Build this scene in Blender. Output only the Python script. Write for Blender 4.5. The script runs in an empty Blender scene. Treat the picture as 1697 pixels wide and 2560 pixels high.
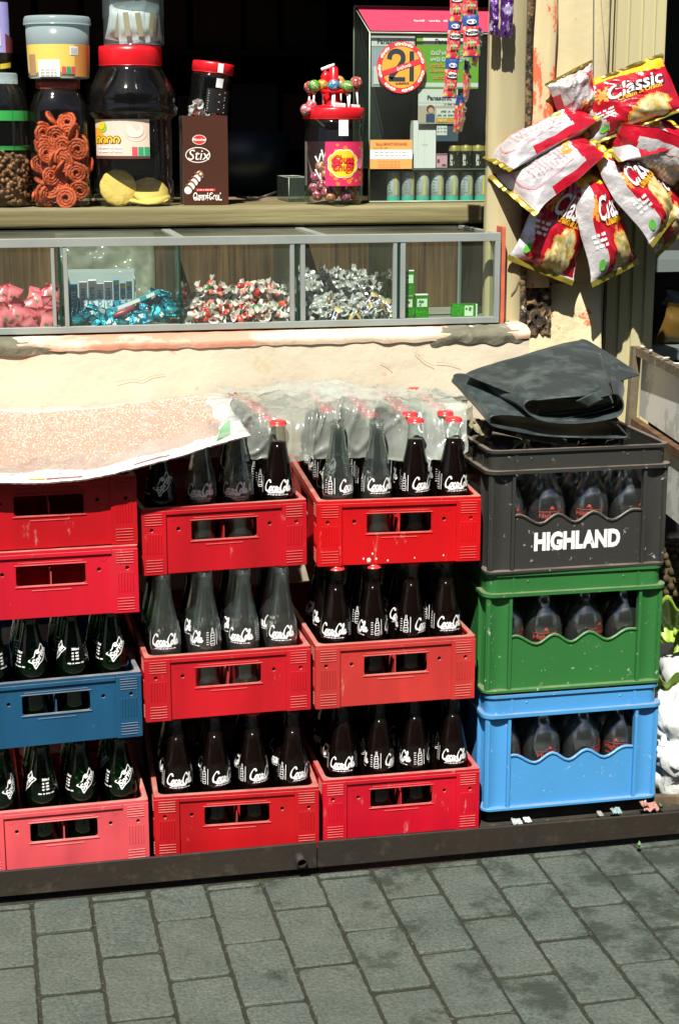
import bpy, bmesh, math, random
from mathutils import Vector, Matrix, Euler, noise
from mathutils.geometry import tessellate_polygon
S = bpy.context.scene
C = S.collection
PI = math.pi
rnd = random.Random(7)

# ------------------------------------------------------------------ camera, world, sun, exposure
CAM = Vector((-0.246518, -2.841874, 1.374433))
FPX, PITCH, YAW, ROLL = 4081.89, 0.230377, 0.210284, 0.000451
_F = Vector((math.sin(YAW)*math.cos(PITCH), math.cos(YAW)*math.cos(PITCH), -math.sin(PITCH)))
_R0 = Vector((math.cos(YAW), -math.sin(YAW), 0)); _U0 = _R0.cross(_F)
_R = _R0*math.cos(ROLL)+_U0*math.sin(ROLL); _U = -_R0*math.sin(ROLL)+_U0*math.cos(ROLL)
cd = bpy.data.cameras.new('camera'); cam = bpy.data.objects.new('camera', cd); C.objects.link(cam)
M = Matrix((( _R.x,_U.x,-_F.x,CAM.x),(_R.y,_U.y,-_F.y,CAM.y),(_R.z,_U.z,-_F.z,CAM.z),(0,0,0,1)))
cam.matrix_world = M
cd.sensor_fit = 'HORIZONTAL'; cd.sensor_width = 24.0; cd.lens = 24.0*FPX/1697.0
cd.clip_start = .05; cd.clip_end = 300
S.camera = cam

SUN_EL, SUN_AZ = math.radians(53), math.radians(24)     # azimuth measured from the wall's normal, towards the left
to_sun = Vector((-math.sin(SUN_AZ)*math.cos(SUN_EL), -math.cos(SUN_AZ)*math.cos(SUN_EL), math.sin(SUN_EL)))
w = bpy.data.worlds.new('World'); S.world = w; w.use_nodes = True
nt = w.node_tree
sky = nt.nodes.new('ShaderNodeTexSky'); sky.sky_type = 'NISHITA'; sky.sun_disc = False
sky.sun_elevation = SUN_EL; sky.sun_rotation = math.atan2(to_sun.x, to_sun.y)
bg = nt.nodes['Background']; bg.inputs['Strength'].default_value = .05
nt.links.new(sky.outputs['Color'], bg.inputs['Color'])
sl = bpy.data.lights.new('sun', 'SUN'); sl.energy = 5.0; sl.angle = math.radians(.6); sl.color = (1, .96, .88)
so = bpy.data.objects.new('sun', sl); C.objects.link(so); so.location = (-3, -6, 8)
so.rotation_euler = to_sun.to_track_quat('Z', 'Y').to_euler()
S.view_settings.view_transform = 'Standard'; S.view_settings.look = 'None'
S.view_settings.exposure = .75; S.view_settings.gamma = 1
try:
    S.cycles.transparent_max_bounces = 40; S.cycles.max_bounces = 20; S.cycles.transmission_bounces = 20; S.cycles.glossy_bounces = 6; S.cycles.diffuse_bounces = 4
    S.cycles.caustics_reflective = False; S.cycles.caustics_refractive = False
except Exception: pass

def ray(px, py): return _F + _R*((px-848.5)/FPX) - _U*((py-1280)/FPX)
def P(px, py, y):
    d = ray(px, py); return CAM + d*((y-CAM.y)/d.y)
def Pz(px, py, z):
    d = ray(px, py); return CAM + d*((z-CAM.z)/d.z)
def mpp(x, y, z): return (Vector((x, y, z))-CAM).dot(_F)/FPX      # metres per photo pixel at a point

# ------------------------------------------------------------------ materials
def nodes(name):
    m = bpy.data.materials.new(name); m.use_nodes = True; t = m.node_tree
    return m, t, t.nodes['Principled BSDF'], t.nodes, t.links
def setin(b, k, v):
    if k in b.inputs: b.inputs[k].default_value = v
def ramp(N, L, src, p0, p1, c0=(0,0,0,1), c1=(1,1,1,1)):
    r = N.new('ShaderNodeValToRGB'); r.color_ramp.elements[0].position = p0; r.color_ramp.elements[1].position = p1
    r.color_ramp.elements[0].color = c0; r.color_ramp.elements[1].color = c1
    L.new(src, r.inputs[0]); return r.outputs[0]
def tex(N, L, kind, scale, co, detail=4, **k):
    t = N.new(kind); t.inputs['Scale'].default_value = scale
    if 'Detail' in t.inputs: t.inputs['Detail'].default_value = detail
    for a, v in k.items():
        if hasattr(t, a): setattr(t, a, v)
        else: t.inputs[a].default_value = v
    L.new(co, t.inputs['Vector']); return t
def mixc(N, L, fac, a, b, mode='MIX'):
    x = N.new('ShaderNodeMix'); x.data_type = 'RGBA'; x.blend_type = mode
    for s, v in ((0, fac), (6, a), (7, b)):
        if hasattr(v, 'is_linked') or hasattr(v, 'links'): L.new(v, x.inputs[s])
        else: x.inputs[s].default_value = v if s == 0 else ((*v, 1) if len(v) == 3 else v)
    return x.outputs[2]
def coords(N, L, world=False, scale=None):
    if world:
        g = N.new('ShaderNodeNewGeometry'); o = g.outputs['Position']
    else:
        g = N.new('ShaderNodeTexCoord'); o = g.outputs['Object']
        oi = N.new('ShaderNodeObjectInfo'); a = N.new('ShaderNodeVectorMath'); a.operation = 'ADD'
        ml = N.new('ShaderNodeMath'); ml.operation = 'MULTIPLY'; ml.inputs[1].default_value = 13.7
        L.new(oi.outputs['Random'], ml.inputs[0]); L.new(o, a.inputs[0]); L.new(ml.outputs[0], a.inputs[1]); o = a.outputs[0]
    if scale:
        mp = N.new('ShaderNodeVectorMath'); mp.operation = 'MULTIPLY'; mp.inputs[1].default_value = scale
        L.new(o, mp.inputs[0]); o = mp.outputs[0]
    return o
_mc = {}
def mat(name, col=(.5,.5,.5), rough=.5, metal=0, spec=.5, var=.12, vs=8, dirt=None, dirt2=None, bump=0, bs=60, objcol=False, world=False, stretch=None, coat=0, sheen=0, bd=.002, dust=0):
    if name in _mc: return _mc[name]
    m, t, b, N, L = nodes(name)
    co = coords(N, L, world, stretch)
    base = (*col, 1)
    if objcol:
        oi = N.new('ShaderNodeObjectInfo'); base = oi.outputs['Color']
    cur = base
    if var:
        n = tex(N, L, 'ShaderNodeTexNoise', vs, co)
        f = ramp(N, L, n.outputs['Fac'], .3, .75)
        dk = mixc(N, L, 1.0, cur if not isinstance(cur, tuple) else cur[:3], (1-var*1.6,)*3, 'MULTIPLY')
        cur = mixc(N, L, f, dk, cur if not isinstance(cur, tuple) else cur[:3])
    for dd in (dirt, dirt2):
        if dd:                                            # (colour, scale, threshold, amount)
            n = tex(N, L, 'ShaderNodeTexNoise', dd[1], co, 8, Roughness=.7)
            f = ramp(N, L, n.outputs['Fac'], dd[2], dd[2]+(dd[4] if len(dd) > 4 else .1), (0,0,0,1), (dd[3],)*3+(1,))
            cur = mixc(N, L, f, cur if not isinstance(cur, tuple) else cur[:3], dd[0])
    if dust:
        gn = N.new('ShaderNodeNewGeometry'); sz = N.new('ShaderNodeSeparateXYZ'); L.new(gn.outputs['Normal'], sz.inputs[0])
        n = tex(N, L, 'ShaderNodeTexNoise', 25, co, 6); r1 = ramp(N, L, sz.outputs[2], .55, .9); ml = N.new('ShaderNodeMath'); ml.operation = 'MULTIPLY'
        L.new(r1, ml.inputs[0]); L.new(ramp(N, L, n.outputs['Fac'], .3, .65, (dust*.35,)*3+(1,), (dust,)*3+(1,)), ml.inputs[1])
        cur = mixc(N, L, ml.outputs[0], cur if not isinstance(cur, tuple) else cur[:3], (.46,.36,.28))
    if isinstance(cur, tuple): b.inputs['Base Color'].default_value = cur
    else: L.new(cur, b.inputs['Base Color'])
    setin(b, 'Roughness', rough); setin(b, 'Metallic', metal); setin(b, 'Specular IOR Level', spec)
    setin(b, 'Coat Weight', coat); setin(b, 'Coat Roughness', .08); setin(b, 'Sheen Weight', sheen)
    if bump:
        n = tex(N, L, 'ShaderNodeTexNoise', bs, co, 6)
        bp = N.new('ShaderNodeBump'); bp.inputs['Strength'].default_value = bump; bp.inputs['Distance'].default_value = bd
        L.new(n.outputs['Fac'], bp.inputs['Height']); L.new(bp.outputs[0], b.inputs['Normal'])
    _mc[name] = m; return m
def flat(name, col, rough=.5, **k):
    k.setdefault('var', 0); return mat(name, col, rough, **k)
def glass(name, tint=(.9,.97,.93), edge=(.35,.5,.42), refl=1.0, rough=.03, haze=0, hazecol=(.8,.85,.85), hs=None, bump=0, bs=30, lobe=None):
    """thin clear sheet or wall: transmits, reflects by Fresnel, darker where it is seen edge-on"""
    if name in _mc: return _mc[name]
    m, t, b, N, L = nodes(name); N.remove(b); out = N['Material Output']
    tr = N.new('ShaderNodeBsdfTransparent'); gl = N.new('ShaderNodeBsdfGlossy'); gl.inputs['Roughness'].default_value = rough
    lw = N.new('ShaderNodeLayerWeight'); lw.inputs['Blend'].default_value = .25
    L.new(mixc(N, L, lw.outputs['Facing'], tint, edge), tr.inputs['Color'])
    l2 = N.new('ShaderNodeLayerWeight'); l2.inputs['Blend'].default_value = .5
    pw = N.new('ShaderNodeMath'); pw.operation = 'POWER'; pw.inputs[1].default_value = 4.0; L.new(l2.outputs['Facing'], pw.inputs[0])
    ml = N.new('ShaderNodeMath'); ml.operation = 'MULTIPLY_ADD'; ml.inputs[1].default_value = .55*refl; ml.inputs[2].default_value = .028*refl; ml.use_clamp = True
    L.new(pw.outputs[0], ml.inputs[0]); fr = l2
    mx = N.new('ShaderNodeMixShader'); L.new(ml.outputs[0], mx.inputs[0]); L.new(tr.outputs[0], mx.inputs[1]); L.new(gl.outputs[0], mx.inputs[2])
    last = mx.outputs[0]
    if lobe:
        g2 = N.new('ShaderNodeBsdfGlossy'); g2.inputs['Roughness'].default_value = lobe[0]; m3 = N.new('ShaderNodeMixShader'); m3.inputs[0].default_value = lobe[1]
        L.new(last, m3.inputs[1]); L.new(g2.outputs[0], m3.inputs[2]); last = m3.outputs[0]
    co = coords(N, L)
    if haze:
        df = N.new('ShaderNodeBsdfDiffuse'); df.inputs['Color'].default_value = (*hazecol, 1)
        m2 = N.new('ShaderNodeMixShader')
        if hs:
            n = tex(N, L, 'ShaderNodeTexNoise', hs, co, 6)
            L.new(ramp(N, L, n.outputs['Fac'], .35, .75, (haze*.4,)*3+(1,), (min(1,haze*1.7),)*3+(1,)), m2.inputs[0])
        else: m2.inputs[0].default_value = haze
        L.new(last, m2.inputs[1]); L.new(df.outputs[0], m2.inputs[2]); last = m2.outputs[0]
    if bump:
        n = tex(N, L, 'ShaderNodeTexNoise', bs, co, 3)
        bp = N.new('ShaderNodeBump'); bp.inputs['Strength'].default_value = bump; bp.inputs['Distance'].default_value = .01
        L.new(n.outputs['Fac'], bp.inputs['Height'])
        L.new(bp.outputs[0], gl.inputs['Normal']); L.new(bp.outputs[0], fr.inputs['Normal'])
    L.new(last, out.inputs['Surface'])
    _mc[name] = m; return m

def realglass(name, col, rough=.0, clear=.25, haze=.0, hazecol=(.5,.5,.5), lobe=None):
    m, t, b, N, L = nodes(name); N.remove(b); out = N['Material Output']
    g = N.new('ShaderNodeBsdfGlass'); g.inputs['Color'].default_value = (*col, 1); g.inputs['Roughness'].default_value = rough; g.inputs['IOR'].default_value = 1.5
    tr = N.new('ShaderNodeBsdfTransparent'); tr.inputs['Color'].default_value = (*col, 1)
    x = N.new('ShaderNodeMixShader'); x.inputs[0].default_value = clear; L.new(g.outputs[0], x.inputs[1]); L.new(tr.outputs[0], x.inputs[2]); last = x.outputs[0]
    for sh, wt in (('ShaderNodeBsdfDiffuse', haze), ('ShaderNodeBsdfGlossy', lobe[1] if lobe else 0)):
        if wt:
            d = N.new(sh); x = N.new('ShaderNodeMixShader'); x.inputs[0].default_value = wt
            if sh.endswith('Diffuse'): d.inputs['Color'].default_value = (*hazecol, 1)
            else: d.inputs['Roughness'].default_value = lobe[0]
            L.new(last, x.inputs[1]); L.new(d.outputs[0], x.inputs[2]); last = x.outputs[0]
    L.new(last, out.inputs['Surface']); return m
def wall(prof, t=.0022):
    """outer and inner wall of a bottle as one closed profile"""
    inn = [(max(.003, r-t*(1.0 if z > .012 else .3)), max(z, .006)) for r, z in prof if z < prof[-1][1]-.0005 and z > .004]
    return [(.0001, .003)]+prof+inn[::-1]+[(.0001, .0062)]
# ------------------------------------------------------------------ mesh builder
def ident(u, v, w): return Vector((u, v, w))
class MB:
    def __init__(s): s.v = []; s.f = []; s.mi = []; s.sm = []; s.mats = []; s.cur = 0; s.T = None
    def m(s, mt):
        if mt not in s.mats: s.mats.append(mt)
        s.cur = s.mats.index(mt); return s
    def add(s, vs, fs, smooth=False, mi=None):
        o = len(s.v)
        vs = [Vector(v) for v in vs]
        if s.T is not None: vs = [s.T @ v for v in vs]
        s.v += vs
        for k, f in enumerate(fs):
            s.f.append([o+i for i in f]); s.mi.append(s.cur if mi is None else mi[k]); s.sm.append(smooth)
        return s
    def box(s, x0, x1, y0, y1, z0, z1, fr=ident):
        vs = [fr(x, y, z) for z in (z0, z1) for y in (y0, y1) for x in (x0, x1)]
        return s.add(vs, [(0,2,3,1),(4,5,7,6),(0,1,5,4),(2,6,7,3),(0,4,6,2),(1,3,7,5)])
    def plate(s, outer, holes, w0, w1, fr):
        polys = [[Vector((a[0], a[1], 0)) for a in outer]]+[[Vector((a[0], a[1], 0)) for a in h] for h in holes]
        tris = tessellate_polygon(polys); flatp = [p for q in polys for p in q]; n = len(flatp)
        vs = [fr(p.x, p.y, w0) for p in flatp]+[fr(p.x, p.y, w1) for p in flatp]
        fs = [t for t in tris]+[(t[0]+n, t[2]+n, t[1]+n) for t in tris]
        k = 0
        for q in polys:
            for i in range(len(q)):
                j = (i+1) % len(q); fs.append((k+i, k+j, n+k+j, n+k+i))
            k += len(q)
        return s.add(vs, fs)
    def lathe(s, prof, n=28, smooth=True, caps=True, sq=0, mod=None, a0=0, a1=2*PI):
        full = abs(a1-a0-2*PI) < 1e-6; cnt = n if full else n+1
        vs = []
        for (r, z) in prof:
            for i in range(cnt):
                a = a0+(a1-a0)*i/n
                rr = r
                if sq: rr = r*(1-sq)+sq*r/max(abs(math.cos(a)), abs(math.sin(a)))*.93
                if mod: rr += mod(a, z)
                vs.append((rr*math.sin(a), -rr*math.cos(a), z))
        fs = []
        for j in range(len(prof)-1):
            for i in range(n):
                k = (i+1) % cnt
                fs.append((j*cnt+i, j*cnt+k, (j+1)*cnt+k, (j+1)*cnt+i))
        s.add(vs, fs, smooth)
        if caps and full:
            o = len(s.v)-len(vs)
            for ring in (0, len(prof)-1):
                if prof[ring][0] > 1e-5:
                    s.f.append([o+ring*cnt+i for i in range(cnt)]); s.mi.append(s.cur); s.sm.append(False)
        return s
    def tube(s, pts, r, n=8, closed=False, smooth=True):
        pts = [Vector(p) for p in pts]; m = len(pts); vs = []; prev = None
        for i, p in enumerate(pts):
            a = pts[(i-1) % m] if (closed or i > 0) else pts[i]
            b = pts[(i+1) % m] if (closed or i < m-1) else pts[i]
            d = (b-a)
            d = d.normalized() if d.length > 1e-9 else Vector((0,0,1))
            u = d.orthogonal().normalized() if prev is None else (prev-d*prev.dot(d)).normalized()
            prev = u; w_ = d.cross(u); rr = r[i] if isinstance(r, (list, tuple)) else r
            vs += [p+(u*math.cos(2*PI*k/n)+w_*math.sin(2*PI*k/n))*rr for k in range(n)]
        fs = []
        for i in range(m if closed else m-1):
            j = (i+1) % m
            fs += [(i*n+k, i*n+(k+1) % n, j*n+(k+1) % n, j*n+k) for k in range(n)]
        if not closed: fs += [tuple(range(n-1, -1, -1)), tuple((m-1)*n+k for k in range(n))]
        return s.add(vs, fs, smooth)
    def grid(s, fn, nu, nv, smooth=True, mf=None, closed_u=False):
        cu = nu if closed_u else nu+1
        vs = [fn(i/nu, j/nv) for j in range(nv+1) for i in range(cu)]
        fs = []; mi = []
        for j in range(nv):
            for i in range(nu):
                k = (i+1) % cu
                fs.append((j*cu+i, j*cu+k, (j+1)*cu+k, (j+1)*cu+i))
                mi.append(mf((i+.5)/nu, (j+.5)/nv) if mf else s.cur)
        return s.add(vs, fs, smooth, mi)
    def shell(s, fn, nu, nv, t, smooth=True, mf=None):
        """closed sheet of thickness t round the surface fn"""
        g = [[Vector(fn(i/nu, j/nv)) for i in range(nu+1)] for j in range(nv+1)]
        top = []; bot = []
        for j in range(nv+1):
            for i in range(nu+1):
                du = g[j][min(i+1, nu)]-g[j][max(i-1, 0)]; dv = g[min(j+1, nv)][i]-g[max(j-1, 0)][i]
                nn = du.cross(dv); nn = nn.normalized() if nn.length > 1e-12 else Vector((0,0,1))
                top.append(g[j][i]+nn*t/2); bot.append(g[j][i]-nn*t/2)
        n = len(top); W_ = nu+1; fs = []; mi = []
        for j in range(nv):
            for i in range(nu):
                a = j*W_+i; fs.append((a, a+1, a+W_+1, a+W_)); fs.append((n+a, n+a+W_, n+a+W_+1, n+a+1))
                q = mf((i+.5)/nu, (j+.5)/nv) if mf else s.cur; mi += [q, q]
        per = [i for i in range(nu+1)]+[j*W_+nu for j in range(1, nv+1)]+[nv*W_+i for i in range(nu-1, -1, -1)]+[j*W_ for j in range(nv-1, 0, -1)]
        for k in range(len(per)):
            a, b = per[k], per[(k+1) % len(per)]; fs.append((a, n+a, n+b, b)); mi.append(mi[0] if mf is None else mi[0])
        return s.add(top+bot, fs, smooth, mi)
    def blob(s, c, r, n=6, sc=(1,1,1), rot=None, jit=0, seed=0):
        vs = []; fs = []; m_ = max(3, n//2+1)
        rg = random.Random(seed)
        for j in range(m_+1):
            th = PI*j/m_
            for i in range(n):
                ph = 2*PI*i/n; k = 1+jit*(rg.random()-.5)
                p = Vector((math.sin(th)*math.cos(ph)*sc[0], math.sin(th)*math.sin(ph)*sc[1], math.cos(th)*sc[2]))*r*k
                if rot: p = rot @ p
                vs.append(Vector(c)+p)
        for j in range(m_):
            for i in range(n): fs.append((j*n+i, j*n+(i+1) % n, (j+1)*n+(i+1) % n, (j+1)*n+i))
        return s.add(vs, fs, True)
    def strokes(s, lines, width, fr, nib=None, close=False):
        """flat pen strokes in the (u,v) plane of frame fr; nib=(min,max,angle) makes a broad-nib pen"""
        for ln in lines:
            pts = catmull(ln, 5, close) if len(ln) > 2 else [Vector((p[0], p[1])) for p in ln]
            vs = []; m = len(pts)
            for i, p in enumerate(pts):
                d = pts[min(i+1, m-1)]-pts[max(i-1, 0)]
                d = d.normalized() if d.length > 1e-12 else Vector((1, 0))
                wd = width if nib is None else nib[0]+(nib[1]-nib[0])*abs(math.sin(math.atan2(d.y, d.x)-nib[2]))
                nn = Vector((-d.y, d.x))*wd/2
                vs += [fr(p.x+nn.x, p.y+nn.y, 0), fr(p.x-nn.x, p.y-nn.y, 0)]
            s.add(vs, [(2*i, 2*i+1, 2*i+3, 2*i+2) for i in range(m-1)])
        return s
    def text(s, txt, size, fr, x=0, y=0, bold=0, shear=0, sx=1, align='CENTER', rot=0, fitw=0):
        v, f = text_mesh(txt, bold, shear, align)
        if fitw: sx = fitw/((max(a for a, b in v)-min(a for a, b in v))*size)
        c, q = math.cos(rot), math.sin(rot)
        vs = []
        for a, b in v:
            a *= size*sx; b *= size
            vs.append(fr(x+a*c-b*q, y+a*q+b*c, 0))
        return s.add(vs, f)
    def rect(s, u0, u1, v0, v1, fr, nu=1, nv=1, off=0):
        return s.grid(lambda a, b: fr(u0+(u1-u0)*a, v0+(v1-v0)*b, off), nu, nv, False)
    def disc(s, u, v, r, fr, n=24, off=0, r0=0):
        if r0:
            vs = [fr(u+q*math.cos(2*PI*i/n), v+q*math.sin(2*PI*i/n), off) for q in (r0, r) for i in range(n)]
            return s.add(vs, [(i, (i+1) % n, n+(i+1) % n, n+i) for i in range(n)])
        vs = [fr(u+r*math.cos(2*PI*i/n), v+r*math.sin(2*PI*i/n), off) for i in range(n)]
        return s.add(vs, [tuple(range(n))])
    def build(s, name, parent=None, loc=None, rot=None, bevel=0, recalc=True, seg=1, subsurf=0):
        me = bpy.data.meshes.new(name)
        me.from_pydata([tuple(v) for v in s.v], [], s.f)
        for mt in s.mats: me.materials.append(mt)
        me.polygons.foreach_set('material_index', s.mi); me.polygons.foreach_set('use_smooth', s.sm)
        me.update()
        if recalc:
            b = bmesh.new(); b.from_mesh(me); bmesh.ops.recalc_face_normals(b, faces=b.faces); b.to_mesh(me); b.free()
        o = bpy.data.objects.new(name, me); C.objects.link(o)
        if parent: o.parent = parent
        if loc is not None: o.location = loc
        if rot is not None: o.rotation_euler = rot
        if bevel:
            bm = o.modifiers.new('bevel', 'BEVEL'); bm.width = bevel; bm.segments = seg; bm.limit_method = 'ANGLE'; bm.angle_limit = .7
        return o
def catmull(ln, k=5, close=False):
    p = [Vector((a[0], a[1])) for a in ln]
    if close: p = [p[-1]]+p+[p[0], p[1]]
    else: p = [p[0]*2-p[1]]+p+[p[-1]*2-p[-2]]
    out = []
    for i in range(1, len(p)-2):
        for j in range(k):
            t = j/k; a, b, c, d = p[i-1], p[i], p[i+1], p[i+2]
            out.append(.5*((2*b)+(c-a)*t+(2*a-5*b+4*c-d)*t*t+(3*b-a-3*c+d)*t**3))
    out.append(p[-2]); return out
def catmull3(pts, k=6):
    p = [Vector(a) for a in pts]; p = [p[0]*2-p[1]]+p+[p[-1]*2-p[-2]]; out = []
    for i in range(1, len(p)-2):
        for j in range(k):
            t = j/k; a, b, c, d = p[i-1], p[i], p[i+1], p[i+2]
            out.append(.5*((2*b)+(c-a)*t+(2*a-5*b+4*c-d)*t*t+(3*b-a-3*c+d)*t**3))
    out.append(p[-2]); return out
def at(pl, t):
    """point at parameter t of a polyline"""
    t = max(0, min(.99999, t))*(len(pl)-1); i = int(t); return pl[i].lerp(pl[i+1], t-i)
_tc = {}
def text_mesh(txt, bold=0, shear=0, align='CENTER'):
    k = (txt, bold, shear, align)
    if k in _tc: return _tc[k]
    cu = bpy.data.curves.new('lettering', 'FONT'); cu.body = txt; cu.size = 1; cu.align_x = align; cu.align_y = 'CENTER'
    cu.offset = bold; cu.shear = shear; cu.resolution_u = 3; cu.fill_mode = 'FRONT'
    o = bpy.data.objects.new('lettering', cu); C.objects.link(o)
    me = o.to_mesh(); v = [(a.co.x, a.co.y) for a in me.vertices]; f = [tuple(p.vertices) for p in me.polygons]
    o.to_mesh_clear(); bpy.data.objects.remove(o); bpy.data.curves.remove(cu)
    _tc[k] = (v, f); return _tc[k]
def fr_plane(origin, u, v):
    o, u, v = Vector(origin), Vector(u).normalized(), Vector(v).normalized(); n = u.cross(v)
    return lambda a, b, c=0: o+u*a+v*b+n*c
def fr_front(x, y, z, off=.0006): return lambda a, b, c=0: Vector((x+a, y-off-c, z+b))
def fr_cyl(rf, z0, a0=0, off=.0004):
    """wrap (u,v) round a body of revolution whose radius at height z is rf(z)"""
    def f(u, v, c=0):
        r = rf(z0+v)+off+c; a = a0+u/max(rf(z0), .005); return Vector((r*math.sin(a), -r*math.cos(a), z0+v))
    return f
def interp(prof, z):
    for (r0, z0), (r1, z1) in zip(prof, prof[1:]):
        if z0 <= z <= z1 and z1 > z0: return r0+(r1-r0)*(z-z0)/(z1-z0)
    return prof[-1][0] if z > prof[-1][1] else prof[0][0]
def rrect(x0, x1, y0, y1, r, n=4):
    o = []
    for cx, cy, a in ((x1-r, y0+r, -PI/2), (x1-r, y1-r, 0), (x0+r, y1-r, PI/2), (x0+r, y0+r, PI)):
        for i in range(n+1):
            q = a+PI/2*i/n; o.append((cx+r*math.cos(q), cy+r*math.sin(q)))
    return o
def circ(x, y, r, n=10): return [(x+r*math.cos(2*PI*i/n), y+r*math.sin(2*PI*i/n)) for i in range(n)]

def scrib(q, x0, x1, y, h, fr, wd, seed=1):
    """a line of small lettering too fine to read in the photo: looped pen strokes, word by word"""
    r = random.Random(seed+int(abs(x1-x0)*9999)); x = x0
    while x < x1-h*.5:
        n = r.randint(2, 5); pts = []
        for i in range(n*2):
            pts.append((min(x, x1), y+(h/2 if i % 2 else -h/2)*r.uniform(.6, 1))); x += h*.32
        q.strokes([pts], wd, fr); x += h*.55
    return q
# ------------------------------------------------------------------ objects
def tag(o, label=None, cat=None, group=None, kind=None):
    if label: o['label'] = label
    if cat: o['category'] = cat
    if group: o['group'] = group
    if kind: o['kind'] = kind
    return o
def thing(name, label, cat, loc=(0,0,0), rot=(0,0,0), group=None):
    o = bpy.data.objects.new(name, None); C.objects.link(o); o.empty_display_size = .05
    o.location = loc; o.rotation_euler = rot; return tag(o, label, cat, group)
def kids(o): return [c for c in bpy.data.objects if c.parent == o]
def dup(o, parent=None, ch=None):
    c = o.copy(); C.objects.link(c); c.parent = parent
    for k in (o.children if ch is None else ch): dup(k, c)
    return c
def color(o, col):
    o.color = (*col, 1)
    for k in o.children: color(k, col)
def nz(x, y=0, z=0, s=1): return noise.noise(Vector((x*s, y*s, z*s)))
# ------------------------------------------------------------------ the ground: pavers, steel edge, slab under the crates
def paver_mat():
    m, t, b, N, L = nodes('paver_concrete')
    g = N.new('ShaderNodeNewGeometry'); co = g.outputs['Position']
    rp = g.outputs['Random Per Island']
    n1 = tex(N, L, 'ShaderNodeTexNoise', 9, co, 8, Roughness=.75)
    n2 = tex(N, L, 'ShaderNodeTexNoise', 150, co, 8, Roughness=.8)
    c = mixc(N, L, ramp(N, L, n1.outputs['Fac'], .3, .7), (.076,.096,.080), (.134,.154,.130))
    c = mixc(N, L, ramp(N, L, n2.outputs['Fac'], .38, .60), mixc(N, L, 1.0, c, (.42,.44,.42), 'MULTIPLY'), c)
    c = mixc(N, L, ramp(N, L, rp, 0, 1, (0,0,0,1), (.3,)*3+(1,)), c, (.086,.092,.074))
    v = tex(N, L, 'ShaderNodeTexVoronoi', 170, co)
    n3 = tex(N, L, 'ShaderNodeTexNoise', 60, co, 2)
    sp = N.new('ShaderNodeMath'); sp.operation = 'MULTIPLY'
    L.new(ramp(N, L, v.outputs['Distance'], .16, .24, (1,1,1,1), (0,0,0,1)), sp.inputs[0]); L.new(ramp(N, L, n3.outputs['Fac'], .49, .56), sp.inputs[1])
    c = mixc(N, L, sp.outputs[0], c, (.36,.36,.32))
    # damp moss and oil stains, mostly to the right and along the steel edge
    n4 = tex(N, L, 'ShaderNodeTexNoise', 6.5, co, 10, Roughness=.72)
    sx = N.new('ShaderNodeSeparateXYZ'); L.new(co, sx.inputs[0])
    gr = N.new('ShaderNodeMapRange'); gr.inputs[1].default_value = .1; gr.inputs[2].default_value = .95; gr.inputs[3].default_value = 0; gr.inputs[4].default_value = .10
    L.new(sx.outputs[0], gr.inputs[0])
    ad = N.new('ShaderNodeMath'); ad.operation = 'ADD'; L.new(n4.outputs['Fac'], ad.inputs[0]); L.new(gr.outputs[0], ad.inputs[1])
    c = mixc(N, L, ramp(N, L, ad.outputs[0], .575, .665), c, (.034,.042,.031))
    L.new(c, b.inputs['Base Color']); setin(b, 'Roughness', .85); setin(b, 'Specular IOR Level', .25)
    bp = N.new('ShaderNodeBump'); bp.inputs['Strength'].default_value = .9; bp.inputs['Distance'].default_value = .003
    n5 = tex(N, L, 'ShaderNodeTexNoise', 130, co, 8); L.new(n5.outputs['Fac'], bp.inputs['Height']); L.new(bp.outputs[0], b.inputs['Normal'])
    return m
PAV = paver_mat()
SOIL = mat('joint_soil', (.022,.024,.013), .95, var=.3, vs=30, dirt=((.13,.115,.065), 120, .59, .8, .05), dirt2=((.03,.06,.012), 14, .6, .9), world=True, bump=.8, bs=200)
mb = MB().m(SOIL)
for (x0, x1, y0, y1) in ((-30, 30, -60, -3.0), (-30, 30, 3.0, 30), (-30, -1.2, -3.0, 3.0), (2.2, 30, -3.0, 3.0), (-1.2, 2.2, -3.0, -.03)):
    mb.rect(x0, x1, y0, y1, ident, 8, 8)
mb.rect(-1.2, 2.2, -.03, 3.0, ident, 2, 2)
g = mb.build('ground', recalc=False); tag(g, 'dark soil and grit filling the joints below the pavers', kind='structure'); g.location.z = -.0042
mb = MB().m(PAV); gp = .10620; sk = .0064; X0, Y0 = -.2238, -.0669
r2 = random.Random(3)
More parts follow.
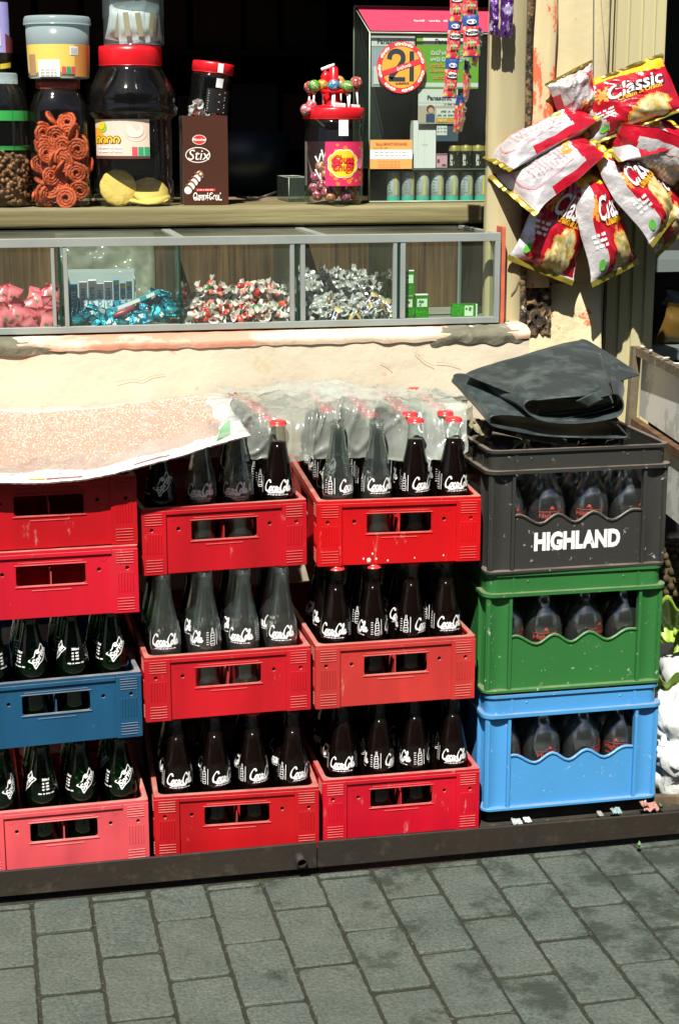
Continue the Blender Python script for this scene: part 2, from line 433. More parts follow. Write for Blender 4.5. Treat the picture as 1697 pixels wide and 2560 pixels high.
for i in range(-9, 16):
    for j in range(-2, 14):
        v1 = -(j-(.5 if i % 2 == 0 else 0))*2*gp; v0 = v1-2*gp
        if v0 > .003 or i*gp+X0 < -1.2: continue
        gap = .0026; e = [r2.uniform(0, .0014) for _ in range(4)]
        u0, u1, a, b_ = i*gp+gap+e[0], (i+1)*gp-gap-e[1], v0+gap+.0022+e[2], min(v1-gap-.0022-e[3], .017+.004*r2.random())
        if b_-a < .008: continue
        h = r2.uniform(-.0015, .0012); tl = r2.uniform(-.01, .01); tk = r2.uniform(-.008, .008)
        cr_ = .007; ou = rrect(u0, u1, a, b_, min(cr_, (b_-a)/2.2), 3)
        ou2 = []
        for q in range(len(ou)):
            p_, n_ = ou[q], ou[(q+1) % len(ou)]; dd = math.hypot(n_[0]-p_[0], n_[1]-p_[1]); kk = max(1, int(dd/.008))
            for m_ in range(kk): ou2.append((p_[0]+(n_[0]-p_[0])*m_/kk, p_[1]+(n_[1]-p_[1])*m_/kk))
        ou = ou2; cx, cy = (u0+u1)/2, (a+b_)/2; ch = .0018
        def lev(k, z): 
            out = []
            for q, (px, py) in enumerate(ou):
                jx = nz(px*70+i*3, py*70+j, i*7.1)*.0022
                x = cx+(px-cx)*(1-k/(u1-u0)*2)+jx*.8; y = cy+(py-cy)*(1-min(k, (b_-a)*.3)/(b_-a)*2)+nz(px*60, py*60+i, j*5.3)*.0018
                out.append(Vector((X0+x-sk*y*-1*-1, Y0+y+sk*x, z+h+(px-cx)*tl+(py-cy)*tk)))
            return out
        L0, L1, L2 = lev(0, -.03), lev(0, -.0018), lev(ch, 0); n = len(ou)
        mb.add(L0+L1+L2, [(q, (q+1) % n, n+(q+1) % n, n+q) for q in range(n)]+[(n+q, n+(q+1) % n, 2*n+(q+1) % n, 2*n+q) for q in range(n)]+[tuple(range(2*n, 3*n))])
o = mb.build('pavement', recalc=False); tag(o, 'grey rectangular concrete pavers with dark mossy stains', kind='structure')

STEEL = mat('edge_steel', (.020,.013,.006), .75, .0, var=.3, vs=14, dirt=((.046,.035,.020), 22, .54, .8, .14), dirt2=((.035,.045,.033), 9, .63, .7), world=True, bump=.4, bs=90)
mb = MB().m(STEEL)
def beam(x0, x1, ya, yb, zt0, zt1):
    for (p, q, r, s_) in ((0, .006, 0, 1),):
        vs = []
        for z01 in (r, s_):
            for yy in (p, q):
                for (x, y, zt) in ((x0, ya, zt0), (x1, yb, zt1)):
                    vs.append((x, y+yy, .014+(zt-.014)*z01))
        mb.add(vs, [(0,2,3,1),(4,5,7,6),(0,1,5,4),(2,6,7,3),(0,4,6,2),(1,3,7,5)])
beam(-.75, .3075, -.044, -.046, .0620, .0675); beam(.309, 1.9, -.046, -.043, .0675, .054)
o = mb.build('kerb_edge', recalc=True, bevel=.0015); tag(o, 'long rusty dark steel channel edging the pavement in front of the crates', kind='structure')
mb = MB().m(mat('mud_slab', (.035,.030,.020), .95, var=.35, vs=20, dirt=((.11,.09,.06), 60, .58, .8), dirt2=((.03,.06,.015), 25, .62, .8), world=True, bump=1, bs=80, bd=.006))
mb.box(-1.2, 2.0, .008, .47, -.03, .0425)
o = mb.build('slab'); tag(o, 'dirty concrete strip carrying the crates behind the steel edge', kind='structure')
mb = MB().m(STEEL)
mb.lathe([(.0085, 0), (.0105, 0), (.0105, .05), (.0085, .05), (.0085, 0)], 18, caps=False)
mb.m(flat('pipe_dark', (.01,.009,.007), .9)); mb.disc(0, 0, .0085, lambda a, b, c=0: Vector((a, b, .02)), 14)
o = mb.build('drain_pipe', loc=P(755, 2164, -.066)+Vector((0, 0, .003)), rot=(math.radians(-82), 0, .05))
tag(o, 'small rusty pipe end poking out under the steel edge', 'pipe')

# ------------------------------------------------------------------ the shop front
CREAM = dict(var=.10, vs=4)
WALLM = mat('cream_wall', (.66,.57,.42), .8, var=.10, vs=3, dirt=((.70,.26,.11), 15, .63, .7, .06), dirt2=((.50,.42,.26), 9, .585, .55, .035), world=True, bump=.8, bs=16, stretch=None, bd=.006)
TRIM = mat('cream_paint_worn', (.58,.50,.27), .7, var=.14, vs=7, dirt=((.62,.14,.06), 13, .64, 1, .012), dirt2=((.40,.33,.20), 30, .62, .8, .05), world=True, stretch=(1, 1, .45), bump=.6, bs=50)
WOODC = mat('bleached_wood', (.52,.45,.25), .75, var=.25, vs=10, dirt=((.25,.18,.09), 16, .55, .8, .12), world=True, stretch=(1, 1, .12), bump=.6, bs=70)
PLANKM = mat('plank_wood', (.21,.18,.075), .7, var=.3, vs=9, dirt=((.34,.31,.16), 8, .50, .8, .2), dirt2=((.13,.10,.045), 14, .58, .8, .1), world=True, stretch=(.10, 1, 2.5), bump=.6, bs=60)
ROT = mat('rotten_wood', (.26,.16,.07), .95, var=.4, vs=40, dirt=((.03,.02,.012), 34, .47, 1, .05), dirt2=((.62,.55,.38), 30, .6, 1, .04), world=True, bump=1, bs=90, bd=.01)
CEM = mat('grey_cement', (.20,.19,.13), .9, var=.3, vs=25, dirt=((.42,.37,.28), 16, .55, .7), world=True, bump=1, bs=60, bd=.004)
PINKP = mat('pink_paint', (.72,.33,.22), .75, var=.15, vs=14, dirt=((.74,.62,.45), 9, .47, .9, .1), dirt2=((.4,.35,.27), 30, .64, .8), world=True, stretch=(.5, 1, 1), bump=.5, bs=60)
RED = mat('red_peeling', (.66,.54,.30), .7, var=.12, vs=12, dirt=((.66,.13,.05), 15, .515, 1, .02), dirt2=((.20,.13,.06), 40, .64, .8, .04), world=True, stretch=(1, 1, .45), bump=.5, bs=60)
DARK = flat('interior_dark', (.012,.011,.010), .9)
shop = thing('shop_building', 'cream painted shop front with worn posts, plank counter and dark open interior', 'shop', (0, .49, 0))
def part(mbx, name, parent=shop, **k):
    o = mbx.build(name, parent, **k); o.matrix_parent_inverse = Matrix.Translation(-Vector(parent.location)); return o
# low wall with a crumbling sloped ledge
WX1 = P(1322, 900, .49).x
mb = MB().m(WALLM)
mb.grid(lambda u, v: Vector((-.9+(WX1+.9)*u, .49+nz(u*14, v*6)*.004, .02+.922*v)), 90, 40)
mb.box(-.9, WX1, .495, .60, 0, .94)
part(mb, 'wall', recalc=False)
mb = MB().m(PINKP)
def ledge(u, v):
    x = -.9+(WX1+.9)*u
    e = .0022*nz(x*9, 3)+.0022*nz(x*31, 5)
    pr_ = [(.486+e, .938+e*1.5), (.482+e, .952+e), (.492, .9575+e*.6), (.515, .9655), (.60, .9665)]
    q = at([Vector((0, a, b)) for a, b in pr_], v); return Vector((x, q.y, q.z+nz(x*40, v*9)*.0012))
mb.grid(ledge, 160, 10, True, lambda u, v: 0)
led = part(mb, 'ledge', recalc=False)
mb = MB().m(CEM)
def cem(x0, x1):
    def f(u, v):
        x = x0+(x1-x0)*u; th = .006*min(1, 4*u, 4*(1-u))
        q = at([Vector((0, a, b)) for a, b in ((.4855, .932+.012*nz(x*23)), (.4800, .9490), (.4850, .9575), (.512, .9662), (.57, .969))], v)
        return Vector((x, q.y+.006-th+.0015*nz(x*50, v*7), q.z-.004+th*.6+.0015*nz(x*60, v*9, 4)))
    return f
mb.grid(cem(P(1075, 830, .49).x, P(1320, 830, .49).x), 50, 10); part(mb, 'cement_patch', recalc=False)
mb = MB().m(CEM); mb.grid(cem(-.6, P(165, 850, .49).x), 50, 10); part(mb, 'cement_patch', recalc=False)
# the door post and strips to the right of the counter
YP, YS, YL, YB = .575, .60, .635, .69
def rough_board(m_, xa, xb, y0, y1, z0, z1, e=.002, sd=0, nv=70, side=True):
    q = MB().m(m_); w_ = xb-xa
    prof = [(xa, y1), (xa, y0+.006), (xa+.005, y0), (xb-.005, y0), (xb, y0+.006), (xb, y1)]
    pl = [Vector((a, b, 0)) for a, b in prof]
    def f(u, v):
        i = u*5; k = min(4, int(i)); p = pl[k].lerp(pl[k+1], i-k); z = z0+(z1-z0)*v
        return Vector((p.x+e*nz(z*9, sd, u), p.y+e*.7*nz(z*7, sd+3, u*2), z))
    q.grid(f, 15, nv, True); return q
XA, XB = P(1218, 505, YP).x, P(1307, 600, YP).x
part(rough_board(WOODC, XA, XB, YP, YP+.022, .962, 2.05), 'door_post', recalc=False)
wm = rough_board(ROT, XB-.004, XB+.016, YP+.004, YP+.05, .962, 2.05, .005, 4); part(wm, 'rotten_edge', recalc=False)
XC = P(1387, 300, YS).x
part(rough_board(RED, XB+.014, XC, YS, .72, 1.035, 2.05, .003, 9), 'red_strip', recalc=False)
q = MB().m(ROT)
q.grid(lambda u, v: Vector((XB+.010+(XC-XB-.004)*u+.004*nz(v*9, 1), YS+.004+.02*(abs(nz(u*4, v*5, 7)))*(1+v*-.3), .93+.115*v)), 24, 30)
part(q, 'rotten_foot', recalc=False)
XD0, XD = P(1395, 300, YL).x-.012, P(1517, 300, YL).x
WC = mat('cream_plaster', (.62,.54,.31), .75, var=.1, vs=6, dirt=((.62,.16,.07), 15, .655, 1, .015), dirt2=((.48,.42,.27), 20, .62, .7), world=True, bump=.4, bs=60)
part(rough_board(WC, XD0, XD, YL, .9, 1.0, 2.05, .0015, 12), 'pilaster', recalc=False)
q = MB().m(mat('plinth_plaster', (.66,.57,.34), .8, var=.12, vs=7, dirt=((.62,.15,.07), 13, .61, 1, .015), dirt2=((.4,.35,.24), 9, .6, .8), world=True, bump=1, bs=30, bd=.006))
q.grid(lambda u, v: Vector((WX1-.006+(P(1522, 880, .60).x-WX1+.006)*u+.002*nz(v*8, 1), .60+.03*max(0, (v-.72)/.28)**2-.006*nz(u*5, v*9)+(.04*max(0, u-.93)/.07), .02+1.02*v)), 40, 60)
part(q, 'plinth', recalc=False)
XE0, XE = P(1526, 300, YB).x, P(1655, 300, YB).x
BOARD = mat('shutter_paint', (.52,.47,.26), .65, var=.14, vs=8, dirt=((.55,.22,.08), 20, .68, .7, .04), world=True, stretch=(1, 1, .15), bump=.3, bs=60)
q = MB().m(BOARD)
def shut(u, v):
    x = XE0-.02+(XE-XE0+.02)*u; c = (x-XE0)/.031; fr_ = c-math.floor(c)
    return Vector((x, YB+(.006 if fr_ < .2 else (.0 if fr_ < .85 else .003)), .3+1.75*v))
q.grid(shut, 110, 2, False); q.box(XE-.004, XE, YB+.007, YB+.05, .3, 2.05)
part(q, 'shutter_board', recalc=False)
q = MB().m(flat('gap_dark', (.02,.017,.01), .9)); q.box(XD-.002, XE0+.004, YL+.06, YL+.07, .3, 2.05); q.box(XA, XE, .76, .78, .0, .95)
part(q, 'backing')
q = MB().m(mat('red_batten', (.62,.13,.06), .7, var=.2, vs=30, dirt=((.55,.42,.3), 25, .58, .8), world=True)); xr_ = P(1252, 700, .535).x; q.box(xr_, xr_+.0085, .535, .574, .9665, P(1258, 566, .535).z); part(q, 'red_batten')
# hairline crack on the pilaster
q = MB().m(flat('crack_dark', (.16,.13,.08), .9))
q.strokes([[(P(a, b, YL).x, P(a, b, YL).z) for a, b in ((1500, -20), (1504, 40), (1508, 90), (1513, 150), (1519, 185), (1521, 205))]], .0009, lambda a, b, c: Vector((a, YL-.0022, b)))
q.strokes([[(P(a, b, YP).x, P(a, b, YP).z) for a, b in ((1276, 737), (1288, 722), (1294, 706), (1301, 698))]], .003, lambda a, b, c: Vector((a, YP-.003, b)))
part(q, 'crack', recalc=False)
# wall cracks, dark hairlines and rust flecks
q = MB().m(flat('wall_crack', (.45,.30,.15), .9))
for ln in (((290, 955), (330, 947), (355, 951), (380, 940), (412, 935)), ((1035, 880), (1050, 893), (1062, 903), (1085, 915)), ((1090, 905), (1120, 908), (1150, 918)), ((950, 905), (965, 912), (980, 924))):
    q.strokes([[(P(a, b, .486).x, P(a, b, .486).z) for a, b in ln]], .0011, lambda a, b, c: Vector((a, .4855, b)))
part(q, 'wall_crack', recalc=False)
# the thick counter plank and counter board
YK = .80; ZC = 1.2085
q = MB().m(PLANKM)
q.grid(lambda u, v: (lambda p: Vector((-.9+(XA+1.02)*u, p.y, p.z+.0012*nz(u*30, v*3))))(at([Vector((0, 1.3, 1.166)), Vector((0, YK+.004, 1.1655)), Vector((0, YK, 1.169)), Vector((0, YK, ZC-.006)), Vector((0, YK+.005, ZC)), Vector((0, .95, ZC))], v)), 120, 25, True)
q.m(mat('counter_board', (.20,.15,.075), .8, var=.25, vs=7, dirt=((.35,.28,.15), 12, .55, .7), world=True, bump=.4, bs=60))
q.box(-.9, XA+.12, .951, 2.35, ZC-.03, ZC-.001)
part(q, 'counter', recalc=False)
# interior: back wall, side wall, lintel, ceiling
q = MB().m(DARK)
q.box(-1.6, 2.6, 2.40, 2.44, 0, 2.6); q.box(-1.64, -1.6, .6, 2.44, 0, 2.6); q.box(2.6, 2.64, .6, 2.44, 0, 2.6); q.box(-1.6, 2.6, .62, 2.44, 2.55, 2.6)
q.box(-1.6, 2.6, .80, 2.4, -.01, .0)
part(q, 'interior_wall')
q = MB().m(WALLM); q.box(-1.6, XA, .58, .66, 2.30, 2.6); q.box(XA-.01, 2.6, .582, .66, 2.302, 2.6); q.box(XA, 2.6, .59, .65, 2.052, 2.301)  # out of view; height set by how far sun should reach inside
q.box(-1.6, -.9, .49, .66, 0, 2.30)
part(q, 'unseen_lintel')
q = MB().m(mat('awning_metal', (.3,.31,.3), .6, .4)); q.box(-1.6, 2.6, .50, .70, 2.62, 2.64); part(q, 'unseen_awning')  # unseen awning, added and placed by how much sun enters the shop

# the far side of the street: unseen dark row added to darken glass reflections and cut sky fill
q = MB().m(flat('far_wall', (.05,.05,.045), .9)); q.box(-14, 14, -11.5, -11, 0, 5.5); q.m(flat('far_trees', (.012,.02,.009), .95)); rt = random.Random(40)
for i in range(30): q.blob((-14+i+rt.random(), -11.6, 5.4+rt.random()), 1.1+rt.random()*.5, 8, (1, .8, .8), None, .4, i)
tag(q.build('added_street_backdrop'), 'shaded wall and trees across the street, seen only in reflections', kind='structure')
# ------------------------------------------------------------------ low bottle crates
CR_W, CR_D, CR_H = .31, .447, .125
PLAS = mat('crate_plastic', rough=.42, objcol=True, var=.20, vs=14, stretch=(1, 1, .3), dirt=((.62,.46,.40), 45, .63, .4, .10), dirt2=((.16,.05,.05), 7, .64, .35, .1), bump=.12, bs=140, spec=.4, dust=.6)
PLASD = mat('crate_plastic_inner', rough=.6, objcol=True, var=.2, vs=9, dirt=((.25,.16,.12), 14, .5, .5, .2))
def make_crate():
    t = thing('bottle_crate', '', 'crate')
    W_, D_, H_ = CR_W, CR_D, CR_H
    fx = lambda u, v, w_: Vector((u, w_, v)); bx = lambda u, v, w_: Vector((u, D_-w_, v))
    lx = lambda u, v, w_: Vector((w_, u, v)); rx = lambda u, v, w_: Vector((W_-w_, u, v))
    q = MB().m(PLAS)
    hw0, hw1 = .094, .216
    handle = rrect(hw0, hw1, .060, .096, .005, 3)
    for fr_ in (fx, bx):
        q.plate([(.006, 0), (W_-.006, 0), (W_-.006, .1188), (.006, .1188)], [handle, circ(.070, .083, .0036), circ(W_-.070, .083, .0036), circ(.020, .084, .0036), circ(W_-.020, .084, .0036)], .0045, .0080, fr_)
        for s0 in (0, 1):
            X = (lambda a: a) if not s0 else (lambda a: W_-a)
            q.plate([(X(.0005), 0), (X(.047), 0), (X(.047), .119), (X(.0005), .119)], [circ(X(.020), .084, .0036)], 0, .0042, fr_)
            for z0, z1, vert in ((.093, .115, 0), (.040, .077, 1), (.006, .030, 0)):
                if vert:
                    for k in range(6):
                        u = .010+k*.0052; q.box(min(X(u), X(u+.0016)), max(X(u), X(u+.0016)), -.0013, .0006, z0, z1, lambda a, b, c, fr_=fr_: fr_(a, c, b))
                else:
                    for k in range(5):
                        z = z0+k*(z1-z0)/4.6; q.box(min(X(.008), X(.040)), max(X(.008), X(.040)), -.0013, .0006, z, z+.0016, lambda a, b, c, fr_=fr_: fr_(a, c, b))
        q.box(.0472, W_-.0472, .0002, .0043, .1115, .119, lambda a, b, c, fr_=fr_: fr_(a, c, b))
        for (a0, a1, b0, b1) in ((.098, .212, .1085, .1096), (.098, .212, .1015, .1026), (.120, .190, .0490, .0515)):
            q.box(a0, a1, .0036, .0052, b0, b1, lambda a, b, c, fr_=fr_: fr_(a, c, b))
        # raised lip round the handle hole
        for (a0, a1, b0, b1) in ((hw0-.003, hw1+.003, .0565, .0590), (hw0-.003, hw1+.003, .097, .0985)):
            q.box(a0, a1, .0028, .0050, b0, b1, lambda a, b, c, fr_=fr_: fr_(a, c, b))
        q.disc(.060, .104, .0058, lambda a, b, c, fr_=fr_: fr_(a, b, .0040), 14, 0, .0046); q.disc(W_-.062, .104, .0058, lambda a, b, c, fr_=fr_: fr_(a, b, .0040), 14, 0, .0046)
    for fr_ in (lx, rx):
        q.plate([(.0085, 0), (D_-.0085, 0), (D_-.0085, .1188), (.0085, .1188)], [rrect(.165, .285, .060, .096, .006, 3)], .0045, .0078, fr_)
        for (a, b) in ((.0043, .047), (D_-.047, D_-.0043)):
            q.plate([(a, 0), (b, 0), (b, .119), (a, .119)], [], 0, .0043, fr_)
        for a in (.010, D_-.042):
            for z0, z1, vert in ((.093, .115, 0), (.040, .077, 1), (.006, .030, 0)):
                for k in range(6 if vert else 5):
                    if vert: q.box(a+k*.0052, a+k*.0052+.0016, -.0013, .0006, z0, z1, lambda p, r, c, fr_=fr_: fr_(p, c, r))
                    else:
                        z = z0+k*(z1-z0)/4.6; q.box(a, a+.032, -.0013, .0006, z, z+.0016, lambda p, r, c, fr_=fr_: fr_(p, c, r))
        q.box(.0475, D_-.0475, .0002, .0043, .1115, .119, lambda p, r, c, fr_=fr_: fr_(p, c, r))
    q.build('body', t, bevel=.0007)
    q = MB().m(PLAS)
    holes = [rrect(.0095, W_-.0095, .0095, D_-.0095, .016, 5)]
    for a, b in ((.0105, .0105), (W_-.0105, .0105), (.0105, D_-.0105), (W_-.0105, D_-.0105)): pass
    q.plate(rrect(.0002, W_-.0002, .0002, D_-.0002, .004, 3), holes, .1192, CR_H, lambda u, v, w_: Vector((u, v, w_)))
    q.build('rim', t, bevel=.0009)
    q = MB().m(PLASD)
    for i in range(1, 4):
        x = .010+.0725*i; q.box(x-.001, x+.001, .0090, D_-.0090, .0062, .082)
    for j in range(1, 6):
        y = .009+(D_-.018)/6*j
        for i in range(4):
            x = .010+.0725*i; q.box(x+.0012, x+.0713, y-.001, y+.001, .0063, .080)
    q.build('divider', t)
    q = MB().m(PLASD); q.box(.0088, W_-.0088, .0088, D_-.0088, .0004, .0060); q.build('base', t)
    return t
crate0 = make_crate(); crate_kids = list(crate0.children); used_c = [False]
def place_crate(x, y, yaw, z, col, label):
    if not used_c[0]: c = crate0; used_c[0] = True
    else: c = dup(crate0, None, crate_kids)
    c.location = (x, y, z); c.rotation_euler = (0, 0, yaw); c['label'] = label; c['group'] = 'low plastic bottle crates'; color(c, col); return c
ZB = [.0448, .3139, .5829]
CRATES = {
 'A1': (-.3165, .001, .030, .5244+.1262, (.48,.004,.010), 'bright red low crate, topmost on the left, shaded by the sheet of grain'),
 'A2': (-.3182, -.0049, .0223, .5244, (.60,.008,.026), 'bright red low crate sandwiched between blue crate and topmost left crate'),
 'A3': (-.3174, -.0153, .0717, .2846, (.010,.075,.16), 'dark blue low crate of green bottles in the left stack'),
 'A4': (-.3140, -.0266, .0243, .0448, (.70,.085,.10), 'faded pink red low crate at the bottom of the left stack'),
 'B1': (-.0003, .0315, .0600, ZB[2], (.50,.006,.014), 'red low crate on top of middle stack, half under the grain sheet'),
 'B2': (-.0031, -.0040, .0244, ZB[1], (.52,.008,.016), 'red low crate of empty clear bottles, centre of the middle stack'),
 'B3': (.0063, -.0112, -.0450, ZB[0], (.44,.006,.010), 'deep red low crate at the bottom of the middle stack'),
 'C1': (.3239, .0290, -.0600, ZB[2], (.58,.003,.006), 'clean red low crate on top beside the black milk crate'),
 'C2': (.3147, -.0003, .0006, ZB[1], (.50,.035,.030), 'faded dusty red low crate beside the green crate'),
 'C3': (.3284, .0018, -.0097, ZB[0], (.54,.005,.020), 'red low crate at the bottom beside the sky blue crate'),
}
cobj = {k: place_crate(*a) for k, a in CRATES.items()}
q = MB().m(flat('paint_spot', (.62,.60,.52), .7))
for (u_, v_, s_) in ((.098, .0075, .0045), (.112, .010, .0022), (.105, .020, .002), (.134, .006, .0018), (.240, .012, .0016), (.185, .009, .0014), (.088, .011, .0018)): q.blob((u_, .0044, v_), s_, 9, (1, .2, 1.15), None, .35, int(u_*1e4))
q.build('paint_splash', cobj['C1'])
def in_crate(k, i, j):
    x, y, yaw, z = CRATES[k][:4]; u = .010+.0725*(i+.5); v = .009+(CR_D-.018)/6*(j+.5)
    return Vector((x+u*math.cos(yaw)-v*math.sin(yaw), y+u*math.sin(yaw)+v*math.cos(yaw), z+.0062))

# ------------------------------------------------------------------ bottles
GL = glass('clear_bottle_glass', (.95,.98,.96), (.32,.42,.37), 0.75, .05, lobe=(.26, .008))
GLC = realglass('empty_bottle_glass', (.93,.97,.95), .02, .20, .02, (.5,.58,.53), (.20, .05))
GGR = glass('green_bottle_glass', (.10,.42,.16), (.004,.06,.014), 1.5, .06, lobe=(.28, .012))
COLA = flat('cola_liquid', (.006,.0025,.002), .10, spec=.15)
GLIQ = flat('green_bottle_depth', (.003,.020,.005), .12, spec=.15)
PRINT = flat('white_print', (.82,.82,.80), .45)
CAPR = mat('cap_red', (.72,.05,.05), .3, .2, var=0); CAPB = flat('cap_blue', (.03,.12,.55), .3, metal=.2)
PROF = [(.0225, .001), (.0262, 0), (.0283, .004), (.0290, .03), (.0270, .06), (.0276, .09), (.0288, .118), (.0286, .135), (.0279, .152), (.0262, .166), (.0232, .180), (.0203, .192), (.0176, .206), (.0153, .221), (.0136, .236), (.0129, .246), (.0129, .2490), (.0143, .2500), (.0146, .2530), (.0143, .2560), (.0133, .2570), (.0133, .2605), (.0126, .2615), (.0108, .2615)]
SPROF = [(.0225, .001), (.0262, 0), (.0285, .004), (.0290, .03), (.0280, .08), (.0290, .112), (.0303, .124), (.0301, .131), (.0285, .139), (.0268, .152), (.0238, .168), (.0206, .182), (.0176, .194), (.0150, .206), (.0134, .216), (.0129, .220), (.0143, .2210), (.0146, .2240), (.0143, .2265), (.0133, .2275), (.0133, .2315), (.0126, .2325), (.0108, .2325)]
def flute(a, z):
    k = max(0, 1-abs(z-.183)/.024)+.8*max(0, 1-abs(z-.075)/.04); return .0007*k*math.cos(10*a)
SCRIPT = [[(2.35,2.35),(2.15,2.9),(1.5,2.95),(.8,2.2),(.3,1.1),(.45,.25),(1.05,.05),(1.7,.5),(2.0,.95)],
 [(2.6,1.35),(2.2,1.2),(1.98,.6),(2.2,.12),(2.6,.3),(2.8,.9),(2.6,1.3),(3.0,1.15)],
 [(3.75,1.15),(3.45,1.35),(3.1,.85),(3.2,.2),(3.6,.15),(4.0,.65)],
 [(4.7,1.15),(4.35,1.35),(4.0,.8),(4.12,.15),(4.5,.3),(4.85,1.3)],[(4.86,1.3),(4.72,.5),(4.9,.12),(5.3,.6)],
 [(5.15,.95),(5.8,1.05)],
 [(7.75,2.35),(7.5,2.95),(6.9,3.0),(6.2,2.2),(5.8,1.1),(5.95,.3),(6.5,.1),(7.1,.6)],
 [(7.55,1.35),(7.15,1.2),(6.95,.6),(7.15,.12),(7.55,.3),(7.75,.9),(7.55,1.3),(7.9,1.1)],
 [(7.95,.6),(8.5,1.6),(8.75,2.6),(8.5,2.95),(8.2,2.2),(8.1,.8),(8.25,.12),(8.65,.45)],
 [(9.3,1.15),(8.95,1.35),(8.65,.8),(8.75,.15),(9.1,.3),(9.42,1.3)],[(9.43,1.3),(9.3,.5),(9.45,.12),(9.95,.7)],
 [(1.1,.05),(1.9,-.35),(3.2,-.3),(4.6,.0),(5.9,-.28),(6.9,-.15)]]
def cola_print():
    q = MB().m(PRINT); rf = lambda z: interp(PROF, z)
    for a0 in (0, PI):
        f = fr_cyl(rf, 0, a0); s_ = .0050
        q.strokes([[((x-5)*s_, .1335+y*s_*1.36) for x, y in ln] for ln in SCRIPT], 0, f, nib=(.0011, .0036, .9))
        scrib(q, -.008, .010, .1305, .0018, f, .0006)
        q.strokes([[(-.020+.0016*i, .1262+.0004*math.sin(i)) for i in range(2)]], .0006, f)
        scrib(q, -.018, .018, .1272, .0018, f, .0007)
        g_ = fr_cyl(rf, 0, a0+PI/2)
        q.strokes([[(-.0035, .128), (-.0042, .134), (-.0030, .141), (-.0036, .147), (-.0014, .155), (-.0012, .161)], [(.0035, .128), (.0042, .134), (.0030, .141), (.0036, .147), (.0014, .155), (.0012, .161)], [(-.0035, .128), (.0035, .128)]], .0009, g_)
        for k in range(5): q.strokes([[(-.003, .131+k*.005), (.003, .132+k*.005)]], .0012, g_)
        q.strokes([[(.008, .128), (.008, .158)]], .0010, g_)
        for k in range(6): q.strokes([[(-.011, .130+k*.0045), (-.007, .130+k*.0045)]], .0011, g_)
    return q
def sprite_print():
    q = MB().m(PRINT); rf = lambda z: interp(SPROF, z)
    for a0 in (0, PI):
        f0 = fr_cyl(rf, 0, a0); c, s_ = math.cos(.80), math.sin(.80)
        f = lambda u, v, w_=0: f0(u*c-v*s_, .158+u*s_+v*c, w_)
        star = [(-.0215, -.0085), (-.012, -.0075), (-.002, -.0095), (.010, -.0080), (.0225, -.0095), (.0185, -.001), (.0215, .0095), (.010, .0080), (.003, .0125), (-.006, .0080), (-.0195, .0100), (-.0170, .001)]
        for i in range(len(star)): q.strokes([[star[i], star[(i+1) % len(star)]]], .0018, f)
        q.text('Sprite', .0150, f, 0, -.0003, bold=.035, shear=.25, sx=1.05)
        q.disc(.0045, .0085, .0042, f, 14)
        g_ = fr_cyl(rf, 0, a0+PI/2)
        q.text('300ml', .0060, g_, 0, .166, bold=.03)
        for k in range(3): scrib(q, -.007, .007, .159-k*.0055, .0036, g_, .0010)
        scrib(q, -.014, .014, .1405, .0026, g_, .0008)
    return q
def cap_mb(m_, z, r=.0152):
    q = MB().m(m_); q.lathe([(r*1.03, z-.0075), (r, z-.003), (r*.93, z-.0004), (r*.80, z+.0006), (0, z+.0009)], 42, mod=lambda a, zz: .0005*math.cos(21*a) if zz < z-.002 else 0); return q
def liquid(prof, top, m_, ins=.0012, bot=.004):
    q = MB().m(m_); p = [(0, bot)]+[(interp(prof, z)-ins, z) for z in [bot+(top-bot)*i/16 for i in range(17)]]+[(0, top)]
    q.lathe(p, 20); return q
def make_bottle(kind):
    t = thing('glass_bottle', '', 'bottle')
    if kind in ('cola', 'clear'):
        q = MB().m(GL if kind == 'cola' else GLC); q.lathe(PROF if kind == 'cola' else wall(PROF), 48, mod=flute, caps=False); q.build('glass', t, recalc=False)
        cola_print().build('printed_logo', t, recalc=False)
        if kind == 'cola': liquid(PROF, .222, COLA).build('cola', t, recalc=False)
    else:
        q = MB().m(GGR); q.lathe(SPROF, 32); q.build('glass', t, recalc=False)
        sprite_print().build('printed_logo', t, recalc=False)
        liquid(SPROF, .165 if kind == 'sprite_full' else .14, GLIQ).build('drink', t, recalc=False)
    return t
proto = {}
def bottle(kind, pos, rot, label, cap=None, group=None):
    if kind not in proto:
        o = make_bottle(kind); proto[kind] = (o, list(o.children))
    else: o = dup(proto[kind][0], None, proto[kind][1])
    o.location = pos; o.rotation_euler = (rnd.uniform(-.012, .012), rnd.uniform(-.012, .012), rot); o['label'] = label; o['group'] = group or 'bottles standing in the low crates'
    if cap:
        key = 'cap_'+cap; z = .2615 if kind in ('cola', 'clear') else .2325
        if key not in proto:
            k = cap_mb({'red': CAPR, 'blue': CAPB}[cap], z).build('cap', o, recalc=False); proto[key] = k
        else:
            k = proto[key].copy(); C.objects.link(k); k.parent = o
    return o
WHERE = {'A3': 'dark blue left crate', 'A4': 'pink bottom left crate', 'B1': 'top middle red crate', 'B2': 'centre red crate', 'B3': 'bottom middle red crate', 'C1': 'top right red crate', 'C2': 'faded right red crate', 'C3': 'bottom right red crate', 'A1': 'top left red crate'}
NTH = ['first', 'second', 'third', 'fourth']; ROWN = ['front', 'second', 'third', 'fourth', 'fifth', 'back']
WORD = {'cola': 'dark cola bottle', 'clear': 'empty clear bottle', 'sprite_full': 'green bottle', 'sprite': 'green bottle'}
def fill(k, rows, kinds, rots=None, caps=None):
    for j in range(rows):
        for i in range(4):
            kd = kinds(i, j)
            if not kd: continue
            r = rots[i] if (rots and j == 0) else rnd.uniform(-PI, PI)
            cp = caps(i, j) if caps else None
            bottle(kd, in_crate(k, i, j), r, '%s, %s row, %s from left, in the %s' % (WORD[kd], ROWN[j], NTH[i], WHERE[k]), cp)
